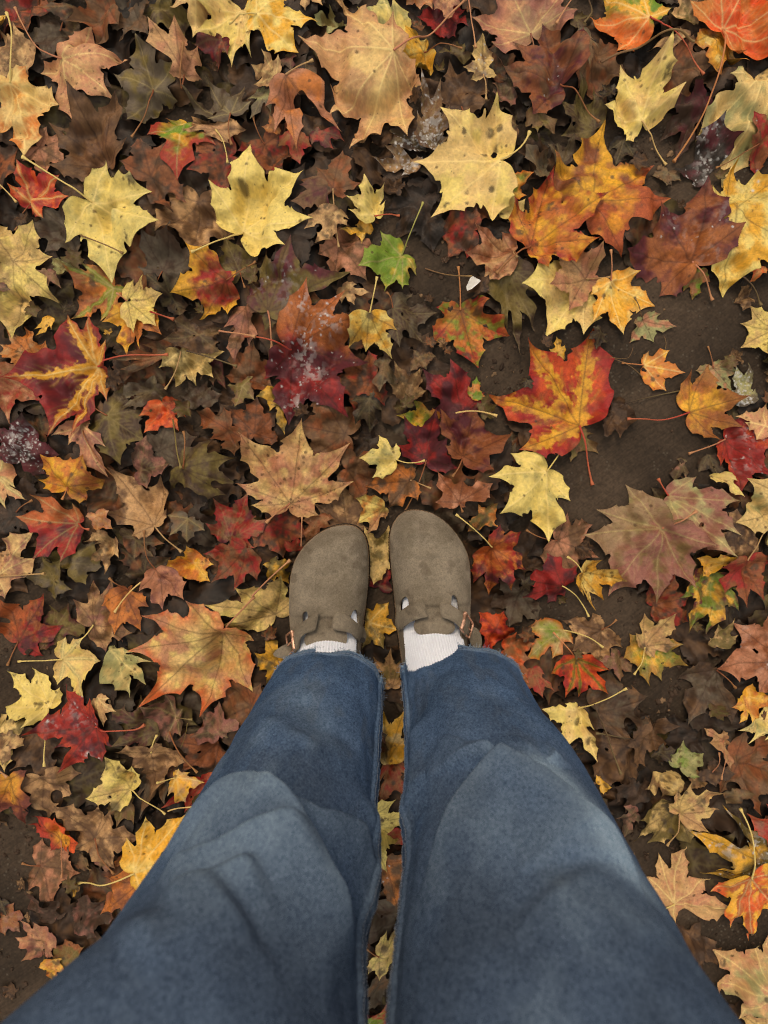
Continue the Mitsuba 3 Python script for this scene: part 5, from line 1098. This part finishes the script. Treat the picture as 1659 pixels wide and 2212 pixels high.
def sock(pts, name_right):
    """A ribbed tube: foot, instep, ankle."""
    from scipy.interpolate import CubicSpline
    P = np.array([np.r_[hpt(q[:2], q[2]), q[2]] if q[0] > 1 else np.array(q[:3]) for q in pts])
    R = np.array([q[3:5] for q in pts])
    s = np.r_[0, np.cumsum(np.linalg.norm(np.diff(P, axis=0), axis=1))]
    n = 260
    t = np.linspace(0, s[-1], n)
    c = CubicSpline(s, P)(t); r = np.stack([np.interp(t, s, R[:, k]) for k in (0, 1)], 1)
    r = np.stack([gaussian_filter(r[:, k], 6, mode='nearest') for k in (0, 1)], 1)
    d = np.gradient(c, axis=0); d /= np.linalg.norm(d, axis=1, keepdims=True)
    X = np.tile([1.0, 0, 0], (n, 1)); X -= d * (X * d).sum(1, keepdims=True); X /= np.linalg.norm(X, axis=1, keepdims=True)
    Z = np.cross(X, d)
    k = 480
    a = np.arange(k + 1) / k * 2 * np.pi
    ribs = 64
    w = 1 + .012 * np.cos(ribs * a)
    wr = (meshkit.fbm(np.stack([np.cos(a)[None] * 2 + 0 * t[:, None], np.sin(a)[None] * 2 + 0 * t[:, None], t[:, None] * 40 + 0 * a[None]], -1), 3, 6) - .5) * .05
    rr = w[None] + wr
    v = c[:, None] + (r[:, :1] * rr * np.cos(a)[None])[..., None] * X[:, None] + (r[:, 1:] * rr * np.sin(a)[None])[..., None] * Z[:, None]
    uv = np.stack([np.broadcast_to(a / (2 * np.pi) * ribs, (n, k + 1)), np.broadcast_to(t[:, None], (n, k + 1))], -1)
    i, j = np.meshgrid(np.arange(n - 1), np.arange(k), indexing='ij')
    A = i * (k + 1) + j
    f = np.stack([A, A + 1, A + k + 2, A + k + 1], -1).reshape(-1, 4)
    add('person__sock', (v.reshape(-1, 3), f), 'sock_material', True, uv=uv.reshape(-1, 2))

for s_, sole_, r_ in zip(SHOES, SOLES, (0, 1)):
    clog(s_, sole_, r_)
    sock(s_['sock'], r_)

LEGS = [dict(z=[0.08, 0.2, 0.3, 0.42, 0.54, 0.66, 0.78], x=[-0.065, -0.0779, -0.0849, -0.0923, -0.1018, -0.1149, -0.088], r=[0.063, 0.0733, 0.0787, 0.0816, 0.0919, 0.1175, 0.113], inner=1, hf=.108, hy=-.212, skew=-.004),
        dict(z=[0.08, 0.2, 0.3, 0.42, 0.54, 0.66, 0.78], x=[0.0938, 0.0995, 0.1055, 0.1046, 0.1015, 0.102, 0.088], r=[0.0716, 0.0772, 0.0857, 0.0906, 0.0998, 0.1112, 0.113], inner=-1, hf=.102, hy=-.219, skew=.020)]
FOLDS = [[('c', [(67.5, 0.532), (61.5, 0.53), (51.0, 0.527), (45.0, 0.521), (36.0, 0.51), (30.0, 0.495), (21.0, 0.478), (10.5, 0.461), (-1.5, 0.438), (-13.5, 0.436), (-34.5, 0.413)], 0.015, 0.048, 0.2, 0.09), ('c', [(27.0, 0.487), (10.5, 0.507), (-3.0, 0.521), (-18.0, 0.524), (-27.0, 0.527)], 0.008, 0.03, 0.16, 0.12), ('c', [(15.0, 0.535), (-1.5, 0.558), (-13.5, 0.572)], 0.006, 0.026, 0.12, 0.15), ('c', [(66.0, 0.39), (30.0, 0.444), (9.0, 0.444), (-1.5, 0.441)], 0.009, 0.03, 0.14, 0.15), ('r', [(-24.0, 0.288), (1.5, 0.333), (28.5, 0.35)], 0.004, 0.016, 0.05, 0), ('r', [(-1.5, 0.236), (21.0, 0.291), (54.0, 0.282)], -0.003, 0.018, 0, 0), ('p', [(-36.0, 0.495), (-27.0, 0.478), (-12.0, 0.464), (6.0, 0.464), (16.5, 0.473)], 0, 0.032, 0.26, 0), ('p', [(-12.0, 0.561), (-3.0, 0.544), (13.5, 0.518), (24.0, 0.507)], 0, 0.022, 0.18, 0), ('p', [(-22.5, 0.18), (13.5, 0.279), (33.0, 0.342)], 0, 0.03, 0.25, 0), ('r', [(-12.0, 0.615), (0.0, 0.598), (15.0, 0.569)], 0.006, 0.035, 0.12, 0), ('r', [(63.0, 0.328), (75.0, 0.396), (69.0, 0.484)], 0.005, 0.02, 0.1, 0)], [('c', [(36.0, 0.535), (34.5, 0.51), (27.0, 0.49), (16.5, 0.473), (7.5, 0.444), (-1.5, 0.421), (-7.5, 0.402), (-22.5, 0.436), (-34.5, 0.467), (-46.5, 0.484), (-58.5, 0.493)], 0.0125, 0.055, 0.22, 0.07), ('p', [(-7.5, 0.399), (1.5, 0.399), (16.5, 0.404), (28.5, 0.438), (34.5, 0.501), (34.5, 0.541)], 0, 0.023, 1.35, 0), ('p', [(22.5, 0.601), (16.5, 0.541), (3.0, 0.487)], 0, 0.05, 0.15, 0), ('r', [(-24.0, 0.16), (-25.5, 0.276), (-24.0, 0.373)], 0.005, 0.025, 0.05, 0), ('r', [(4.5, 0.225), (3.0, 0.302), (3.0, 0.367)], -0.003, 0.022, 0, 0), ('r', [(-58.5, 0.219), (-60.0, 0.339), (-69.0, 0.384)], 0.006, 0.018, 0.08, 0), ('r', [(27.0, 0.595), (10.5, 0.575), (-3.0, 0.549)], 0.003, 0.05, 0.1, 0)]]
def leg_surface(g, th, z):
    """Points of the bare leg tube (no folds) at the angle th (0 = forwards, +90 = the person's right) and height z, with the outward direction."""
    from scipy.interpolate import PchipInterpolator
    zc = np.clip(z, g['z'][0], .80)
    cx, r = PchipInterpolator(g['z'], g['x'])(zc), PchipInterpolator(g['z'], g['r'])(zc)
    cy = np.interp(z, [.02, .08, .2, .78], [g['hy'], g['hy'] - .002, -.251, -.367])
    lowz = 1 - np.clip((z - .06) / .14, 0, 1)
    sq = (np.abs(np.sin(th)) ** 3 + np.abs(np.cos(th)) ** 3) ** (-1 / 3)
    n = np.stack([np.sin(th), np.cos(th), 0 * th], -1)
    r = r * (1 + (sq - 1) * .8 * lowz)
    k = (1 + .05 * np.cos(2 * th) * np.clip((z - .1) / .3, 0, 1)) * (1 - .07 * lowz)
    cy = cy + g['skew'] * lowz * np.maximum(0, n[..., 0] * g['inner']) ** 2
    return np.stack([cx + n[..., 0] * r, cy + n[..., 1] * r * k, z + 0 * th], -1), n, r

def jeans():
    V, F, U, n0 = [], [], [], 0
    fib_v, fib_f, fn = [], [], 0
    st_v, st_f, sn = [], [], 0
    for g, folds in zip(LEGS, FOLDS):
        inner = g['inner']
        rng = np.random.default_rng(21 + inner)
        K = 560
        th = np.arange(K + 1) / K * 2 * np.pi - np.pi      # seam of the grid at the back
        hem = .030 + (g['hf'] - .030) * np.maximum(.5 + .5 * np.cos(th), 0) ** .62 + .0030 * np.sin(5 * th + inner) + .002 * np.sin(11 * th)
        hem = hem - .035 * (np.cos(th) < 0) * np.abs(np.cos(th)) * 0
        rows = np.r_[np.linspace(0, 1, 430)]
        zt = .80
        z = hem[None] + (zt - hem[None]) * rows[:, None] ** 1.0
        TH = np.broadcast_to(th, z.shape)
        p, n, r = leg_surface(g, TH, z)
        a = TH * r
        P3 = np.stack([np.sin(TH) * 1.0, np.cos(TH) * 1.0, z * 0], -1)
        disp = (meshkit.fbm(np.stack([np.sin(TH) * 2.2, np.cos(TH) * 2.2, z * 7 + 9 * inner], -1), 3, 31) - .5) * .007
        disp += (meshkit.fbm(np.stack([np.sin(TH) * 6 + z * 8, np.cos(TH) * 6, z * 22 + inner], -1), 3, 33) - .5) * .0030
        wear_and_light = ss(.55, .85, meshkit.fbm(np.stack([np.sin(TH) * 3, np.cos(TH) * 3, z * 12 + inner], -1), 4, 35)) * .25
        disp *= ss(0, .07, z - hem[None])
        for kind, poly, amp, wd, we, sharp in folds:
            q = np.array(poly, float)
            q[:, 0] = np.radians(q[:, 0])
            rr = np.interp(q[:, 1], g['z'], g['r'])
            A = np.c_[q[:, 0] * rr, q[:, 1]]
            dd = np.c_[a.ravel(), z.ravel()]
            best, sgn, along = np.full(len(dd), 9.), np.ones(len(dd)), np.zeros(len(dd))
            tot = np.r_[0, np.cumsum(np.linalg.norm(np.diff(A, axis=0), axis=1))]
            for i in range(len(A) - 1):
                d = A[i + 1] - A[i]; L2 = d @ d
                t = np.clip((dd - A[i]) @ d / L2, 0, 1)
                e = dd - A[i] - t[:, None] * d
                m = np.hypot(*e.T)
                w_ = m < best
                best = np.where(w_, m, best)
                sgn = np.where(w_, np.sign(d[0] * e[:, 1] - d[1] * e[:, 0]), sgn)
                along = np.where(w_, (tot[i] + t * math.sqrt(L2)) / tot[-1], along)
            tap = ss(0, .22, np.minimum(along, 1 - along))
            s = (best * sgn).reshape(z.shape); tap = tap.reshape(z.shape)
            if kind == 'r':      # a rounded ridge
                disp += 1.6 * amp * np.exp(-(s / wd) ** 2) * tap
                wear_and_light += we * np.exp(-(s / (wd * .6)) ** 2) * tap
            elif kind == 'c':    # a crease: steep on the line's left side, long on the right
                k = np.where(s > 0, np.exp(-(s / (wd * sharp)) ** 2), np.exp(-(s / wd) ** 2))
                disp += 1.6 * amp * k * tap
                wear_and_light += 1.5 * we * np.exp(-((s + .003) / np.where(s > -.003, .004, .012)) ** 2) * tap + .6 * we * np.exp(-((s + .02) / np.where(s > -.02, .012, wd)) ** 2) * tap
            elif kind == 'p':    # a pale patch along the line: fading, with light on the folds painted in
                wear_and_light += we * np.exp(-(s / wd) ** 2) * tap
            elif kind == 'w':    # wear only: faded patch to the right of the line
                wear_and_light += we * np.exp(-((s + wd) / wd) ** 2) * tap
        disp = gaussian_filter(disp, 1.3)
        # seams: felled inner seam, plain outer seam
        for ang, wdt, am in ((inner * math.radians(74), .0065, .0026), (-inner * math.radians(112), .0045, .0010)):
            sa = (TH - ang) * r + .003 * np.sin(z * 14)
            disp += am * (1 - ss(wdt * .75, wdt * 1.15, np.abs(sa)))
            disp += (meshkit.noise(np.stack([z * 260, z * 0, TH * 0 + inner], -1), 41) - .5) * .0012 * np.exp(-(sa / .012) ** 2)
            wear_and_light += .17 * np.exp(-((np.abs(sa) - wdt) / .0013) ** 2) * (.5 + .5 * meshkit.noise(np.stack([z * 300, z * 0, TH * 2], -1), 42))
        # hem: a doubled band, roped and worn at its edge
        h = z - hem[None]
        rope = meshkit.noise(np.stack([(a * 115 + h * 260), h * 40, h * 0], -1), 43)
        band = 1 - ss(.0100, .0150, h)
        disp += band * (.0006 + .0014 * (rope - .5))
        wear_and_light += .60 * np.exp(-(h / .0026) ** 2) + .24 * np.exp(-((h - .0125) / .0016) ** 2) + band * .30 * ss(.45, .8, rope)
        v = p + n * disp[..., None]
        # inside of the leg: a lining that turns up from the hem
        m = 24
        pin, nin, rin = leg_surface(g, np.broadcast_to(th, (m, K + 1)), hem[None] + np.linspace(.09, 0, m)[:, None])
        ins = pin - nin * (.0045 + .010 * np.clip(np.linspace(.09, 0, m) / .03, 0, 1)[:, None, None])
        ins[-1] = v[0] - n[0] * .0012 - np.array([0, 0, .0006])
        grey = ss(.16, .60, z + (meshkit.fbm(np.stack([np.sin(TH) * 3.5 + inner, np.cos(TH) * 3.5, z * 8], -1), 3, 61) - .5) * .34) * .44
        grey = np.maximum(grey, .35 * ss(.52, .70, meshkit.fbm(np.stack([np.sin(TH) * 5, np.cos(TH) * 5, z * 16 + inner], -1), 3, 62)))
        v = np.concatenate([ins, v]); 
        uv = np.stack([np.clip(np.concatenate([np.full(ins.shape[:2], .35), wear_and_light]), 0, 1), np.concatenate([np.zeros(ins.shape[:2]), grey])], -1)
        N = v.shape[0]
        i, j = np.meshgrid(np.arange(N - 1), np.arange(K), indexing='ij')
        A = i * (K + 1) + j
        f = np.stack([A, A + K + 1, A + K + 2, A + 1], -1).reshape(-1, 4)
        V.append(v.reshape(-1, 3)); F.append(f + n0); U.append(uv.reshape(-1, 2)); n0 += v.shape[0] * v.shape[1]
        # frayed threads along the hem
        edge = v[m]
        for _ in range(300):
            t = rng.uniform(-2.6, 2.6)
            j = int((t + np.pi) / (2 * np.pi) * K)
            o, nn = edge[j], n[0][j]
            ln = rng.uniform(.0015, .0055) * (1.5 if rng.random() < .12 else 1)
            tang = np.array([nn[1], -nn[0], 0])
            d1 = nn * rng.uniform(.1, .9) + tang * rng.normal(0, .7) + np.array([0, 0, rng.uniform(-.8, .25)])
            d2 = d1 + tang * rng.normal(0, .8) + np.array([0, 0, rng.normal(-.2, .5)])
            d1 /= np.linalg.norm(d1); d2 /= np.linalg.norm(d2)
            q = np.array([o - nn * .0005, o + d1 * ln * .5, o + d1 * ln * .5 + d2 * ln * .5])
            tv, tf = tube(q, .00022, 3)
            fib_v.append(tv); fib_f.append(tf + fn); fn += len(tv)
        # stitches of the inner seam: two rows of short threads
        _, _, nv = meshkit.arrays((v[m:].reshape(-1, 3), np.concatenate([f[:, [0, 1, 2]], f[:, [0, 2, 3]]])[: 10]), True)
        for row in (-.0036, .0036):
            zz = .11
            while zz < .74:
                q = []
                for e in (0, .0022):
                    zq = zz + e
                    ang = inner * math.radians(74) + (row - .003 * math.sin(zq * 14)) / np.interp(zq, g['z'], g['r'])
                    j = int(round((ang + np.pi) / (2 * np.pi) * K))
                    u = (zq - hem[j]) / (zt - hem[j]) * 429
                    i0 = int(u)
                    q.append(v[m + i0, j] * (1 - u + i0) + v[m + i0 + 1, j] * (u - i0) + n[0][j] * .0003)
                tv, tf = tube(np.array([q[0], (q[0] + q[1]) / 2, q[1]]), .00035, 4)
                st_v.append(tv); st_f.append(tf + sn); sn += len(tv)
                zz += .0034
        # the hem's own row of stitches
        t = -2.2
        while t < 2.2:
            q = []
            for e in (0, .5, 1):
                te = t + e * .0030 / .07
                j = int(round((te + np.pi) / (2 * np.pi) * K))
                u = .0098 / (zt - hem[j]) * 429
                i0 = int(u)
                q.append(v[m + i0, j] * (1 - u + i0) + v[m + i0 + 1, j] * (u - i0) + n[0][j] * .0005)
            tv, tf = tube(np.array(q), .00042, 4)
            st_v.append(tv); st_f.append(tf + sn); sn += len(tv)
            t += .0043 / .07
    # seat and waist, above and behind the camera
    K, R = 120, 40
    zz = np.linspace(.70, 1.04, R); aa = np.arange(K + 1) / K * 2 * np.pi
    rx = np.interp(zz, [.70, .78, .88, .97, 1.04], [.15, .203, .198, .172, .160]); ry = np.interp(zz, [.70, .78, .88, .97, 1.04], [.08, .122, .128, .114, .108])
    cy = np.interp(zz, [.70, .78, 1.04], [-.355, -.37, -.40])
    v = np.stack([rx[:, None] * np.cos(aa), cy[:, None] + ry[:, None] * np.sin(aa), zz[:, None] + 0 * aa], -1)
    v = np.concatenate([np.stack([0 * aa, 0 * aa + cy[0], 0 * aa + .70], -1)[None], v, np.stack([0 * aa, 0 * aa + cy[-1], 0 * aa + 1.04], -1)[None]])
    N = v.shape[0]
    i, j = np.meshgrid(np.arange(N - 1), np.arange(K), indexing='ij'); A = i * (K + 1) + j
    F.append(np.stack([A, A + 1, A + K + 2, A + K + 1], -1).reshape(-1, 4) + n0)
    V.append(v.reshape(-1, 3)); U.append(np.tile([0, .5], (v.shape[0] * v.shape[1], 1)))
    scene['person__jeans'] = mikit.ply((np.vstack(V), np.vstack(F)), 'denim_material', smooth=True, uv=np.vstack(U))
    fv = np.vstack(fib_v)
    rg = np.random.default_rng(8)
    fc = np.repeat(np.where(rg.random((600, 1)) < .5, lin((150, 165, 180)), lin((92, 112, 138))), len(fib_v[0]), 0)
    scene['person__jeans__frayed_hem'] = mikit.ply((fv, np.vstack(fib_f)), 'plain_material', smooth=True, color=fc)
    labels['person__jeans__frayed_hem'] = {'label': 'frayed pale threads along both trouser hems', 'kind': 'stuff'}
    sv = np.vstack(st_v)
    scene['person__jeans__seam_stitching'] = mikit.ply((sv, np.vstack(st_f)), 'plain_material', smooth=True, color=np.tile(lin((120, 130, 146)), (len(sv), 1)))
    labels['person__jeans__seam_stitching'] = {'label': 'rows of pale stitches along the inner leg seams and hems', 'kind': 'stuff'}
jeans()
